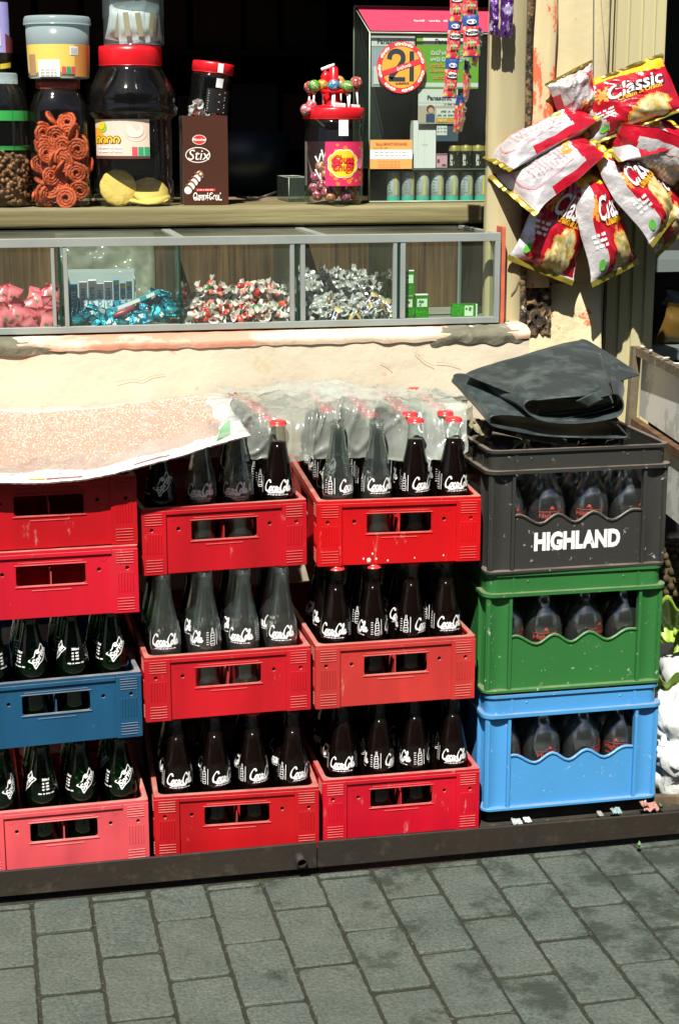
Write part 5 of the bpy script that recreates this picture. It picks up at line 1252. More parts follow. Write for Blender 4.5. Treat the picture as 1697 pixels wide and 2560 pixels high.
card('battery_card', 'small dark blue battery card below the pictured card', 'card', 1091, 1146, 311, 352, YD+.014, (flat('card_dark', (.06,.10,.14), .4), lambda q, f, W1, H1: (q.m(WHT), q.rect(0, .48, .35, .95, f), q.m(INK), scrib(q, .002, W1*.45, H1*.75, .004, lambda a, b, c=0: Vector((a, -.0012, b)), .0006), scrib(q, .002, W1*.45, H1*.55, .004, lambda a, b, c=0: Vector((a, -.0012, b)), .0006))))
def L5(q, f, W1, H1):
    q.m(_mc['label_paper']); q.rect(0, 1, .33, .66, f); q.m(flat('leaf_ink', (.45,.13,.04), .6)); q.text('GALLE MONEY EXCHANGE', H1*.125, lambda a, b, c=0: Vector((a, -.0012, b)), W1*.5, H1*.86, bold=.02, sx=.74)
    scrib(q, W1*.08, W1*.40, H1*.73, H1*.05, lambda a, b, c=0: Vector((a, -.0012, b)), .0005); q.m(_mc['label_ink'])
    for v in (.57, .46): scrib(q, W1*.1, W1*.9, H1*v, H1*.05, lambda a, b, c=0: Vector((a, -.0012, b)), .0005)
    q.m(_mc['leaf_ink'])
    for v in (.25, .15, .07): scrib(q, W1*.2, W1*.7, H1*v, H1*.04, lambda a, b, c=0: Vector((a, -.0012, b)), .0004)
card('leaflet', 'orange and white money exchange leaflet stuck low on the display front', 'leaflet', 925, 1031, 352, 421, YD-.003, (ORG, L5))
card('white_box', 'tall plain white double carton standing inside the display', 'box', 1033, 1090, 306, 419, YD+.02, (flat('white_carton', (.80,.80,.80), .5), lambda q, f, W1, H1: (q.m(flat('box_line', (.55,.56,.56), .6)), q.rect(.49, .505, 0, 1, f), q.rect(.2, .21, .2, .9, f), scrib(q, W1*.4, W1*.6, H1*.5, .003, lambda a, b, c=0: Vector((a, -.0012, b)), .0005))), th=.03)
card('pink_box', 'small pink carton between white carton and black batteries', 'box', 1091, 1118, 385, 418, YD+.02, (flat('pink_carton', (.62,.36,.42), .5), lambda q, f, W1, H1: (q.m(flat('pink_ink', (.25,.03,.08), .5)), q.rect(0, 1, .9, .97, f), q.rect(.5, .9, .1, .25, f), q.rect(.05, .3, .35, .6, f))), th=.03)
# round 21 sticker
p = P(1003, 167, YD-.002); k = mpp(*p); R21 = 63*k
q = MB(); fr_ = lambda a, b, c=0: Vector((a, -c, b))
q.m(flat('sticker_red', (.68,.045,.06), .45)); q.lathe([(0, 0), (R21, 0)], 48, caps=False) if False else None
q.plate(circ(0, 0, R21, 48), [], 0, .0006, lambda a, b, c: Vector((a, c, b)))
t = thing('round_sticker', 'round orange and red sticker with a struck out 21 on the display', 'sticker', (p.x, YD-.002, p.z)); q.build('disc', t)
q = MB().m(flat('sticker_orange', (.85,.36,.05), .45)); q.disc(0, 0, R21*.80, lambda a, b, c=0: Vector((a, -.0006, b)), 40)
q.m(flat('sticker_cream', (.85,.78,.70), .5)); r = random.Random(4)
for i in range(22):
    a0 = 2*PI*i/22
    if i % 3 == 2: continue
    ra, wd = R21*.90, .24
    q.strokes([[(ra*math.sin(a0+wd*j/4)*(1+.03*(-1)**j), ra*math.cos(a0+wd*j/4)*(1+.03*(-1)**j)) for j in range(5)]], R21*.085, lambda a, b, c=0: Vector((a, -.0008, b)))
q.m(INK); f = lambda a, b, c=0: Vector((a*R21, -.0010, b*R21))
q.strokes([[(-.50, .30), (-.44, .52), (-.22, .62), (.02, .52), (.06, .28), (-.10, .02), (-.30, -.22), (-.46, -.43)]], .20, f); q.strokes([[(-.52, -.46), (.16, -.46)]], .17, f); q.strokes([[(.42, -.54), (.42, .62)]], .19, f)
q.m(_mc['sticker_red']); f = lambda a, b, c=0: Vector((a*R21, -.0015, b*R21)); q.strokes([[(-.80, -.26), (.80, .26)]], .20, f)
q.m(_mc['sticker_cream']); f2 = lambda a, b, c=0: Vector((a*R21, -.0019, b*R21)); fq = lambda a, b, c=0: f2(a*.95-b*.31, a*.31+b*.95); sin_word(q, -.22, -.07, .14, fq, 2, 1); sin_word(q, .10, -.07, .14, fq, 2, 2)
q.m(INK); sin_word(q, -.24, -.66, .10, lambda a, b, c=0: Vector((a*R21, -.0012, b*R21)), 5, 1)
q.build('print', t, recalc=False)

# ------------------------------------------------------------------ hanging strips of small packets, purple packets
PBL, PRD, PYL, PGN, PPK = flat('packet_blue', (.035,.08,.26), .35, coat=.3), flat('packet_red', (.68,.05,.07), .35, coat=.3), flat('packet_yellow', (.80,.55,.06), .35, coat=.3), flat('packet_green', (.10,.38,.05), .35, coat=.3), flat('packet_pink', (.75,.20,.28), .35, coat=.3)
def jelly(u, v, s=0):
    if v > .74: return 0
    if v < .03: return 0
    n = noise.noise(Vector((u*5+s, v*9, s))); m_ = noise.noise(Vector((u*4+9, v*8+s, 5)))
    return 1 if n > .02 else (2 if m_ > .12 else (4 if m_ > -.15 else 3))
def make_strip_pack(seed):
    W1, H1 = .030, .078; q = MB(); [q.m(a) for a in (PBL, PRD, PYL, PGN, PPK)]
    for s_ in (-1, 1):
        q.grid(lambda u, v, s_=s_: Vector(((u-.5)*W1*(1-.08*math.sin(PI*v)), s_*.0045*(max(0, math.sin(PI*u))*max(0, math.sin(PI*v)))**.5+.001*nz(u*6, v*9, seed), (v-1)*H1)), 16, 30, True, lambda u, v: jelly(u, v, seed))
    q.m(PRINT); f = lambda a, b, c=0: Vector((a, -.0062-c, b)); q.disc(0, -.0155, .0085, lambda a, b, c=0: f(a, (b+.0155)*.55-.0125), 16)
    q.disc(0, -.032, .0125, lambda a, b, c=0: f(a, (b+.032)*.45-.032), 18); q.m(INK); q.text('Petites', .0085, lambda a, b, c=0: f(a, b, .0004), 0, -.032, bold=.04, rot=.08); q.m(PBL); scrib(q, -.006, .006, -.0125, .004, lambda a, b, c=0: f(a, b, .0004), .0012)
    for i, cc in enumerate((PRD, PGN, PRD)): q.m(cc); q.rect(-.008+i*.0055, -.0035+i*.0055, -.058, -.045, lambda a, b, c=0: f(a, b, .0004))
    q.m(PRINT)
    for i in range(3): q.text('01', .005, lambda a, b, c=0: f(a, b, .0008), -.0058+i*.0055, -.051, bold=.03)
    return q.build('sweet_packet', recalc=False)
sp = make_strip_pack(1.3)
spos = [(1141, -45, .490, -.02), (1137, 48, .491, .03), (1131, 146, .490, .05), (1178, -58, .480, .0), (1176, 36, .480, -.05), (1199, 66, .500, .12), (1167, 150, .515, .10), (1159, 232, .510, .12), (1148, 238, .505, .10)]
for i, (px_, py_, y_, rr_) in enumerate(spos):
    o = sp if i == 0 else dup(sp, None, []); o.location = P(px_, py_, y_); o.rotation_euler = (rnd.uniform(-.05, .1), rr_, (.9 if i in (5, 6, 7, 8) else rnd.uniform(-.15, .15))); 
    if i in (3, 4): o.scale = (1.2, 1.2, 1.06)
    tag(o, ['top packet of the left hanging strip', 'second packet of the left hanging strip', 'bottom packet of the left hanging strip', 'top packet of the wide front strip', 'bottom packet of the wide front strip', 'turned packet behind the wide front strip', 'turned packet right of the left strip', 'turned packet low behind the left strip', 'lowest hanging packet of all the strips'][i]+', blue with bright sweets', 'sweet packet', 'strips of small sweet packets')
PUR = mat('purple_foil', (.20,.07,.36), .25, .6, var=.3, vs=60, bump=1, bs=70, bd=.006)
PURL = mat('purple_pale', (.55,.48,.70), .25, .4, var=.3, vs=50)
for i, (px_, py_, w_, h_, sd) in enumerate(((1236, -14, 24, 96, 1), (1268, -20, 34, 108, 4))):
    p = P(px_, py_, .53); k = mpp(*p); q = MB().m(PUR).m(PURL)
    for s_ in (-1, 1): q.grid(lambda u, v, s_=s_: Vector(((u-.5)*w_*k*(1+.2*nz(v*4, sd)), s_*.011*(math.sin(PI*u)*math.sin(PI*min(1, v*1.02)))**.5+.006*nz(u*5, v*7, sd), (v-1)*h_*k+.004*nz(u*6, sd))), 14, 26, True, lambda u, v: 1 if nz(u*3, v*4, sd+3) > .18 else 0)
    tag(q.build('purple_packet', loc=p, recalc=False), '%s shiny purple packet hanging before the door post top' % ('narrow left' if i == 0 else 'wider right'), 'packet', 'purple packets')
q = MB().m(flat('string_grey', (.15,.14,.12), .8))
q.tube([P(1168, -60, .50), P(1176, -150, .5)], .0012, 5); tag(q.build('hanging_string'), 'thin grey string above the strips of blue sweet packets', 'string')
q = MB().m(_mc['string_grey']); q.tube([P(1255, -20, .53), P(1250, -150, .53)], .0012, 5); tag(q.build('hanging_string'), 'thin grey string above the purple packets', 'string')

# ------------------------------------------------------------------ bunch of snack bags
BR, BY, BWH, BGD, BCH, BOL, BOR = mat('bag_red', (.50,.008,.024), .25, var=.2, vs=30, coat=.6, bump=.8, bs=26, bd=.006), mat('bag_yellow', (.80,.46,.02), .28, var=.12, vs=20, coat=.4, bump=.8, bs=26, bd=.006), mat('bag_white', (.76,.72,.72), .26, .3, var=.25, vs=14, coat=.4, bump=1, bs=16, bd=.014), mat('bag_gold', (.36,.28,.04), .35, .5, var=.2, vs=30), mat('bag_crisp', (.80,.66,.30), .45, var=.3, vs=45, dirt=((.40,.27,.03), 34, .52, .9, .06), dirt2=((.85,.78,.55), 28, .55, .9, .08), bump=.6, bs=60), mat('bag_olive', (.22,.18,.05), .4, .5, var=.2, vs=20), flat('bag_orange', (.80,.28,.04), .35, coat=.4)
def bag_front(s, wl=.14):
    def f(u, v):
        if v < .055: return 3
        if v > .93: return 1
        e = noise.noise(Vector((u*3.5, v*3, s)))
        if v > .83+.05*math.sin(u*5)+.03*e: return 1
        d = math.hypot((u-.64)*1.0, (v-.235)*.95)+.10*e+.05*noise.noise(Vector((u*13, v*13, s)))
        if d < .19: return 4
        if d < .215: return 6
        if u < wl+.05*math.sin(v*9): return 2
        if math.hypot(u-.22, v-.66) < .09+.04*math.sin(8*math.atan2(v-.66, u-.22)): return 6
        return 0
    return f
def bag_back(s):
    def f(u, v):
        if v < .05: return 3
        if v > .94: return 5
        if v > .74+.03*math.sin(u*7): return 0
        if u < .26 and v > .16: return 0
        if u > .90: return 0 if v > .3 else 2
        return 2
    return f
def make_bag(T, B, W1, spin, lb, seed, pinch=.55, thick=.036, wl=.14):
    T, B = P(T[0]+8, T[1]-6, min(.595, .558+(T[2]-.44)*.33)-(.035 if T[0] < 1320 else 0)), P(B[0]+8, B[1]-6, min(.595, .558+(B[2]-.44)*.33)-(.035 if B[0] < 1320 else 0)); Z = (T-B); H1 = Z.length; Z.normalize()
    Xc = (_R - Z*_R.dot(Z)).normalized(); Yb = Z.cross(Xc)
    X = Xc*math.cos(spin)+Yb*math.sin(spin); Y = Z.cross(X)
    t = thing('snack_bag', lb, 'snack bag', (T+B)/2, group='snack bags hanging in a bunch')
    t.rotation_euler = Matrix((X, Y, Z)).transposed().to_euler()
    mats = [BR, BY, BWH, BGD, BCH, BOL, BOR]
    def surf(u, v, s_, off=0):
        g_ = min(1, max(0, (v-.055)/.22))*min(1, max(0, (.95-v)/.30)); g_ = (g_*(2-g_))**.7
        hw = W1/2*(1-.13*g_)*(1-pinch*max(0, (v-.55)/.45)**1.4)
        e = max(0, 1-abs(2*u-1)**2.4)
        wr = (.0035*noise.noise(Vector((u*5, v*7, seed)))+.0022*math.sin(u*22+seed+5*v)*(max(0, v-.65)*2.2+max(0, .22-v)*2.5)+.004*noise.noise(Vector((u*2.2, v*3, seed+7)))+.006*abs(noise.noise(Vector((u*7+v*5, v*4, seed+2)))))*(.35+e)
        return Vector(((2*u-1)*hw, s_*(thick*e*g_+off)+wr*(1 if s_ < 0 else -1)+.010*math.sin(seed+v*2.2)*(1-v), (v-.5)*H1))
    q = MB(); [q.m(a) for a in mats]
    q.grid(lambda u, v: surf(u, v, -1), 46, 60, True, bag_front(seed, wl)); q.grid(lambda u, v: surf(1-u, v, 1), 46, 60, True, bag_back(seed))
    q.build('bag', t, recalc=False)
    ff = lambda a, b, c=0: surf(.5+a, b, -1, .0016+c)
    q = MB().m(flat('bag_navy_line', (.05,.01,.02), .5)); q.text('Classic', .30, lambda a, b, c=0: ff(a+.012, b, .0), .06, .615, bold=.05, shear=.3, sx=.78)
    q.m(PRINT); q.text('Classic', .30, lambda a, b, c=0: ff(a, b+.008, .0008), .06, .615, bold=.018, shear=.3, sx=.78)
    q.m(BY); q.text('Cream & Onion', .105, lambda a, b, c=0: ff(a, b, .0006), .10, .505, bold=.03, shear=.2, sx=.75)
    q.m(PRINT)
    for i in range(3): scrib(q, -.40, -.22, .42-i*.05, .03, lambda a, b, c=0: ff(a, b, .0004), .010, i)
    q.m(PGN); q.disc(-.36, .16, .05, lambda a, b, c=0: ff(a, b, .0005), 12)
    fb = lambda a, b, c=0: surf(.5-a, b, 1, .0012+c)
    q.m(flat('bag_ink', (.45,.30,.33), .6))
    for i in range(9): scrib(q, -.25, .20, .58-i*.045, .022, fb, .005, i)
    q.m(PGN); q.text('Mr', .12, fb, -.18, .66, bold=.04); q.m(BOR); q.text('Pop', .15, fb, .02, .66, bold=.06)
    q.m(flat('bag_pink_line', (.62,.20,.24), .5)); q.strokes([[(-.30, .64), (-.30, .16), (.26, .16), (.26, .64)]], .010, fb)
    q.build('print', t, recalc=False)
    return t
make_bag((1455, 305, .56), (1408, 185, .62), .125, -.4, 'yellow and white snack bag pointing up behind the top one', 2.1, .5)
make_bag((1700, 330, .57), (1500, 380, .55), .16, 2.7, 'white-backed snack bag at the far right of the bunch', 9.1, .2)
make_bag((1500, 355, .52), (1712, 448, .50), .185, 2.85, 'large white-backed snack bag reaching right under the top bag', 3.7, .45)
make_bag((1560, 430, .56), (1692, 600, .54), .13, .3, 'gold-footed snack bag hanging behind at the lower right', 8.3, .5)
make_bag((1472, 290, .53), (1228, 408, .50), .105, 2.7, 'thin white-backed snack bag at the upper left of the bunch', 5.2, .3)
make_bag((1475, 352, .47), (1268, 498, .44), .150, 2.95, 'white-backed snack bag pointing left with gold foot seal', 6.4, .35)
make_bag((1492, 372, .49), (1655, 575, .44), .165, .80, 'snack bag leaning to the lower right, white side showing', 4.6, .6, wl=.24)
make_bag((1440, 428, .47), (1345, 688, .42), .165, .30, 'red snack bag hanging lowest left with large white name', 1.2, .6, wl=.13)
make_bag((1455, 428, .46), (1540, 692, .41), .165, .70, 'red snack bag hanging lowest right, partly turned away', 7.7, .6, wl=.22)
make_bag((1535, 180, .55), (1592, 322, .42), .235, .0, 'large red and yellow snack bag on top of the bunch', 0.4, .12)
q = MB().m(_mc['string_grey']); q.tube(catmull3([P(1482, 370, .585), P(1478, 330, .60), P(1482, 200, .61), P(1484, -120, .61)], 5), .0013, 5); tag(q.build('bag_string'), 'thin grey string holding the bunch of snack bags', 'string')

# ------------------------------------------------------------------ folded black tarpaulin on the black crate
TARP = mat('tarpaulin', (.018,.029,.028), .55, var=.25, vs=9, dirt=((.070,.092,.086), 13, .47, .8, .16), dirt2=((.075,.06,.04), 5, .62, .5, .15), bump=.45, bs=22, bd=.004, spec=.35, sheen=.1)
def prof3(l, y): return catmull3([P(a, b, y+(c[0] if c else 0)) for a, b, *c in l], 5)
def loft(q, A, B, nu=48, nv=26, t=.0022, wob=.0025, sag=None):
    def f(u, v):
        p = at(A, u).lerp(at(B, u), v); n_ = Vector((nz(p.x*14, p.y*14, p.z*9), nz(p.y*13, p.x*9, 3), nz(p.x*11, p.y*10, 8)))*wob
        if sag: n_ = n_+sag(u, v)
        return p+n_
    q.shell(f, nu, nv, t); return q
t = thing('tarpaulin', 'folded dark green black tarpaulin lying on the black crate', 'tarpaulin', P(1380, 1040, .10))
def tpart(q, name):
    o = q.build(name, t); o.matrix_parent_inverse = Matrix.Translation(-Vector(t.location)); return o
q = MB().m(TARP)      # lower bundle: closed flat roll
A = prof3([(1545, 1052), (1400, 1052), (1290, 1040), (1236, 1040), (1225, 1052), (1240, 1068), (1330, 1086), (1450, 1094), (1530, 1096), (1566, 1092), (1556, 1078), (1540, 1062)], -.002)
B = prof3([(1500, 985), (1400, 975), (1250, 950), (1150, 934), (1132, 944), (1140, 962), (1240, 1000), (1350, 1020), (1440, 1030), (1500, 1030), (1510, 1015), (1505, 995)], .20)
loft(q, A, B, 66, 26); tpart(q, 'lower_fold')
q = MB().m(TARP)      # upper bundle: a flattened tube open towards the street
A = prof3([(1532, 985), (1545, 990), (1556, 1016), (1540, 1042), (1480, 1056), (1410, 1058), (1345, 1048), (1314, 1026), (1312, 1010), (1335, 999), (1410, 998), (1480, 998), (1530, 986)], -.012)
B = prof3([(1520, 900), (1545, 905), (1560, 925), (1540, 950), (1480, 960), (1380, 960), (1260, 955), (1175, 950), (1162, 940), (1185, 925), (1290, 895), (1400, 868), (1500, 885)], .24)
loft(q, A, B, 78, 28, .0024)
tpart(q, 'upper_fold')
q = MB().m(TARP)
A = prof3([(1335, 1040), (1420, 1030), (1490, 1022), (1530, 1008), (1538, 1016), (1490, 1032), (1420, 1044), (1370, 1050)], .012); B = prof3([(1335, 985), (1420, 975), (1490, 970), (1530, 960), (1538, 965), (1490, 978), (1420, 990), (1370, 996)], .16)
loft(q, A, B, 40, 10, .0018); tpart(q, 'inner_fold')
q = MB().m(TARP)      # top sheet with its raised right corner
A = [P(1162, 938, .13), P(1225, 962, .09), P(1290, 990, .04), P(1324, 1001, -.008), P(1400, 993, -.014), P(1470, 988, -.012), P(1500, 972, .03), P(1540, 955, .09), P(1598, 938, .17)]
B = [P(1172, 934, .17), P(1240, 908, .24), P(1300, 890, .28), P(1360, 872, .32), P(1400, 860, .35), P(1440, 852, .37), P(1465, 850, .38), P(1530, 890, .29), P(1594, 931, .19)]
A, B = catmull3(A, 5), catmull3(B, 5)
loft(q, A, B, 56, 30, .0024, .003, lambda u, v: Vector((0, 0, .007*math.sin(PI*v)*math.sin(PI*u)))); tpart(q, 'top_sheet')
q = MB().m(TARP)
A = [P(1440, 1002, -.018), P(1475, 985, -.020), P(1500, 975, .0)]; B = [P(1470, 1018, -.010), P(1497, 1003, -.014), P(1520, 992, .0)]
loft(q, catmull3(A, 4), catmull3(B, 4), 12, 8, .002, .001); tpart(q, 'tucked_corner')
# torn paper and a jar lying in the black crate
PAP = mat('torn_paper', (.50,.49,.44), .85, var=.3, vs=40, dirt=((.14,.11,.07), 26, .55, .8), bump=1, bs=60, bd=.004)
def scrap(name, pts, y, lb, cat, m_=PAP, dz=.004, nu=16, nv=8, sd=1, grp=None):
    A = catmull3([P(*a) if len(a) == 3 else P(a[0], a[1], y) for a in pts[0]], 4); B = catmull3([P(*a) if len(a) == 3 else P(a[0], a[1], y+.05) for a in pts[1]], 4)
    q = MB().m(m_); q.shell(lambda u, v: at(A, u).lerp(at(B, u), v)+Vector((nz(u*5, v*4, sd), nz(u*6, v*5, sd+2), nz(u*7, v*6, sd+4)))*dz, nu, nv, .0010); return tag(q.build(name), lb, cat, grp)
scrap('torn_paper', ([(1288, 1088), (1330, 1098), (1390, 1112), (1452, 1124)], [(1296, 1085), (1345, 1078), (1400, 1100), (1455, 1116)]), .03, 'torn white paper sticking out between tarpaulin and black crate rim', 'paper', dz=.006)
scrap('torn_paper', ([(1172, 1062), (1195, 1082), (1225, 1095)], [(1178, 1045), (1205, 1052), (1232, 1070)]), .06, 'frayed yellowish paper at the left under the tarpaulin', 'paper', mat('straw_paper', (.36,.31,.18), .9, var=.4, vs=60), dz=.007, sd=5)
scrap('dark_rag', ([(1440, 1118), (1500, 1112), (1570, 1100)], [(1450, 1095), (1510, 1090), (1575, 1082)]), .05, 'black plastic scrap lying inside the black crate', 'plastic', flat('black_plastic', (.012,.013,.013), .25), dz=.008, sd=8)
jp = P(1300, 1128, .07)
jt = thing('lying_jar', 'dusty clear jar lying on its side in the black crate', 'jar', jp+Vector((0, .0, -.014)), (math.radians(-86), 0, .62))
q = MB().m(glass('dusty_jar', (.55,.60,.52), (.15,.2,.16), 1.4, .1, haze=.10, hazecol=(.25,.26,.18), hs=30)); q.lathe([(.020, .0), (.034, .004), (.038, .012), (.038, .085), (.026, .10), (.024, .112)], 28); q.build('glass', jt, recalc=False)
q = MB().m(flat('jar_base_rim', (.35,.42,.40), .3)); q.lathe([(.030, -.0015), (.033, -.003), (.036, -.0005)], 36, caps=False, mod=lambda a, z: .0008*math.cos(36*a)); q.build('base_ring', jt, recalc=False)

# ------------------------------------------------------------------ sheet of drying grain over the left crates
GRAIN = None
def grain_mat():
    m, tt, b, N, L = nodes('pink_grain'); co = coords(N, L)
    v = tex(N, L, 'ShaderNodeTexVoronoi', 330, co); n = tex(N, L, 'ShaderNodeTexNoise', 22, co, 6)
    c = mixc(N, L, ramp(N, L, v.outputs['Color'], .15, .85), (.48,.21,.14), (.74,.50,.41)); c = mixc(N, L, ramp(N, L, n.outputs['Fac'], .35, .7), c, (.72,.48,.39)); c2 = mixc(N, L, ramp(N, L, v.outputs['Distance'], .25, .6, (0,0,0,1), (.5,.5,.5,1)), c, (.42,.2,.12))
    L.new(c2, b.inputs['Base Color']); setin(b, 'Roughness', .8)
    bp = N.new('ShaderNodeBump'); bp.inputs['Strength'].default_value = .9; bp.inputs['Distance'].default_value = .002; bp.invert = True; L.new(v.outputs['Distance'], bp.inputs['Height']); L.new(bp.outputs[0], b.inputs['Normal']); return m
GRAIN = grain_mat()
# control rows from the wall to the street edge, left to right (photo px, py, y)
NEWS = mat('newsprint', (.74,.74,.74), .8, var=.05, vs=20, dirt=((.22,.24,.30), 60, .56, .7, .05), stretch=(1, 1, 1))
fro = catmull3([P(-130, 1200, -.035), P(0, 1206, -.035), P(82, 1207, -.035), P(165, 1202, -.035), P(245, 1192, -.035), P(339, 1169, -.034), P(449, 1139, -.032), P(540, 1112, -.03), P(626, 1088, -.028)], 6)
mid = catmull3([P(-130, 1110, .20), P(0, 1113, .20), P(82, 1112, .20), P(165, 1106, .20), P(245, 1098, .20), P(339, 1082, .20), P(449, 1068, .20), P(530, 1060, .18), P(592, 1046, .14)], 6)
bak = catmull3([P(-130, 1045, .40), P(0, 1048, .40), P(82, 1050, .40), P(165, 1046, .40), P(245, 1040, .40), P(339, 1026, .40), P(449, 1012, .40), P(510, 1006, .38), P(575, 1012, .30)], 6)
wal = catmull3([P(-130, 1020, .478), P(0, 1024, .478), P(82, 1026, .478), P(165, 1022, .478), P(245, 1018, .478), P(339, 1008, .478), P(449, 998, .478), P(520, 992, .47), P(590, 992, .42)], 6)
TOPS = [(p_.x, p_.y, p_.z+.2605) for p_ in (in_crate('B1', i_, 0) for i_ in (1, 2))]+[(in_crate('B1', 0, 0).x, in_crate('B1', 0, 0).y, in_crate('B1', 0, 0).z+.2325)]
def sheet(u, v):
    pl = [at(fro, u), at(mid, u), at(bak, u), at(wal, u)]; x = v*3; i = min(2, int(x)); p = pl[max(0, i-1)], pl[i], pl[i+1], pl[min(3, i+2)]
    tt = x-i; a, b, c, d = p
    q_ = .5*((2*b)+(c-a)*tt+(2*a-5*b+4*c-d)*tt*tt+(3*b-a-3*c+d)*tt**3)
    for bx_, by_, bz_ in TOPS:
        d_ = math.hypot(q_.x-bx_, q_.y-by_); q_.z = max(q_.z, bz_+.003-.55*max(0, d_-.016)-.004*max(0, (.016-d_)/.016))
    q_.z += .0018*nz(q_.x*22, q_.y*22)+.0012*nz(u*60)*max(0, 1-v*6); return q_
q = MB().m(NEWS); q.shell(sheet, 90, 44, .0022); 
gs = thing('grain_sheet', 'sagging newsprint sheet spread with drying pink grain over the left crates', 'sheet', P(200, 1120, .2))
o = q.build('newsprint_sheet', gs); o.matrix_parent_inverse = Matrix.Translation(-Vector(gs.location))
def pile(u, v): 
    p = sheet(u, v); e = min(1, max(0, (v-.10-.05*nz(u*5, 2)-.0*u)/.10))*min(1, max(0, (.80-v-.02*nz(u*6, 7))/.06))*min(1, max(0, (.90-u-.05*nz(v*5, 3))/.06)); p.z += .0008+.010*e*(2-e)*.8+.0010*nz(p.x*60, p.y*60)*e-.003*(e <= 0); return p
q = MB().m(GRAIN); q.grid(pile, 160, 90)
o = q.build('grain', recalc=False); tag(o, 'layer of tiny pale pink grains spread out to dry on the sheet', 'grain', kind='stuff')
q = MB().m(flat('grain_dark', (.55,.26,.16), .8)).m(flat('grain_pale', (.78,.57,.47), .7)); r = random.Random(12)
for i in range(5200):
    u, v = r.uniform(.08, .88), r.uniform(.12, .78); p = pile(u, v); s_ = r.uniform(.0010, .0019); q.cur = 0 if r.random() < .35 else 1
    vs = [p+Vector((s_, 0, 0)), p+Vector((-s_, 0, 0)), p+Vector((0, s_, 0)), p+Vector((0, -s_, 0)), p+Vector((0, 0, s_))]
    q.add(vs, [(0, 2, 4), (2, 1, 4), (1, 3, 4), (3, 0, 4)])
o = q.build('loose_grains', recalc=False); tag(o, 'loose single grains lying on top of the pink grain layer', 'grain', kind='stuff')
CLEAR = glass('clear_sheet', (.95,.97,.95), (.75,.8,.78), 1.6, .10, haze=.16, hazecol=(.82,.84,.80), hs=9, bump=1, bs=12)
q = MB().m(CLEAR)
q.grid(lambda u, v: (lambda p: p+Vector((0, -.004*(1-v)*(v < .1), .006+.006*abs(nz(u*13, v*9, 2)))))(sheet(u*.995, .02+.98*v)), 90, 40)
o = q.build('clear_cover', gs, recalc=False); o.matrix_parent_inverse = Matrix.Translation(-Vector(gs.location))
q = MB().m(flat('news_green', (.03,.36,.06), .5)); q.strokes([[(0, 0), (1, 1)]], .0, lambda a, b, c=0: Vector((0, 0, 0))) if False else None
q.grid(lambda u, v: sheet(.876+.055*u+.02*v, .05+.13*v+.06*u)+Vector((0, -.001, .0022)), 8, 5); 
o = q.build('print', gs, recalc=False); o.matrix_parent_inverse = Matrix.Translation(-Vector(gs.location)); q = MB().m(flat('news_red', (.42,.10,.08), .6))
q.grid(lambda u, v: sheet(.30+.14*u, .028+.012*v)+Vector((0, -.002, .002)), 14, 2); 
o = q.build('print', gs, recalc=False); o.matrix_parent_inverse = Matrix.Translation(-Vector(gs.location)); q = MB().m(flat('news_yellow', (.55,.42,.05), .6)); q.grid(lambda u, v: sheet(.235+.06*u, .028+.014*v)+Vector((0, -.002, .002)), 8, 2)
o = q.build('print', gs, recalc=False); o.matrix_parent_inverse = Matrix.Translation(-Vector(gs.location)); q = MB().m(flat('news_maroon', (.35,.12,.12), .6)); q.grid(lambda u, v: sheet(.62+.10*u, .04+.01*v)+Vector((0, -.002, .002)), 14, 2)
o = q.build('print', gs, recalc=False); o.matrix_parent_inverse = Matrix.Translation(-Vector(gs.location))

# ------------------------------------------------------------------ clear plastic over the back rows of bottles
PLAST = glass('plastic_sheet', (.93,.96,.94), (.62,.70,.66), 2.4, .07, haze=.42, hazecol=(.48,.52,.46), hs=5, bump=.35, bs=13, lobe=(.2, .05))
def pr3(l, n=6): return catmull3([P(*a) for a in l], n)
r0 = pr3([(560, 1150, .09), (660, 1150, .105), (740, 1160, .105), (830, 1150, .09), (905, 1150, .10), (1000, 1160, .10), (1090, 1160, .09), (1165, 1140, .09)])
r1 = pr3([(575, 1020, .10), (650, 1052, .12), (740, 1052, .12), (800, 1030, .11), (850, 1016, .10), (930, 1018, .10), (1000, 1034, .13), (1080, 1032, .14), (1165, 1022, .13)])
r2 = pr3([(590, 996, .22), (650, 1000, .23), (740, 1000, .23), (800, 994, .23), (850, 990, .23), (930, 992, .23), (1000, 1002, .23), (1080, 1006, .23), (1172, 1004, .22)])
r3 = pr3([(585, 985, .34), (650, 985, .35), (700, 972, .35), (780, 968, .35), (850, 966, .35), (930, 972, .35), (1000, 974, .35), (1080, 980, .35), (1176, 988, .34)])
r4 = pr3([(540, 978, .47), (620, 978, .47), (690, 964, .47), (780, 960, .47), (860, 960, .47), (930, 968, .47), (1000, 976, .47), (1080, 990, .47), (1180, 1000, .47)])
def plas(u, v):
    R = [at(a, u) for a in (r0, r1, r2, r3, r4)]; x = v*4; i = min(3, int(x)); a, b, c, d = R[max(0, i-1)], R[i], R[i+1], R[min(4, i+2)]; tt = x-i
    p = .5*((2*b)+(c-a)*tt+(2*a-5*b+4*c-d)*tt*tt+(3*b-a-3*c+d)*tt**3)
    wr = .006*nz(p.x*9+v*2, p.y*6, p.z*6)+.005*abs(nz(u*10+v*5, v*5, 3))+.0015*nz(u*50, v*22, 5)+.007*max(0, 1-7*abs(nz(u*5+v, v*3-u*2, 9)))+.005*max(0, 1-8*abs(nz(u*9-v*3, v*4+u*3, 4)))
    return p+Vector((.004*nz(v*9, u*12), wr*(-1 if v < .3 else .3), wr*.8+.002))
q = MB().m(PLAST); q.grid(plas, 130, 90); tag(q.build('plastic_sheet', recalc=False), 'crumpled translucent plastic sheet draped over the back rows of bottles', 'plastic sheet')

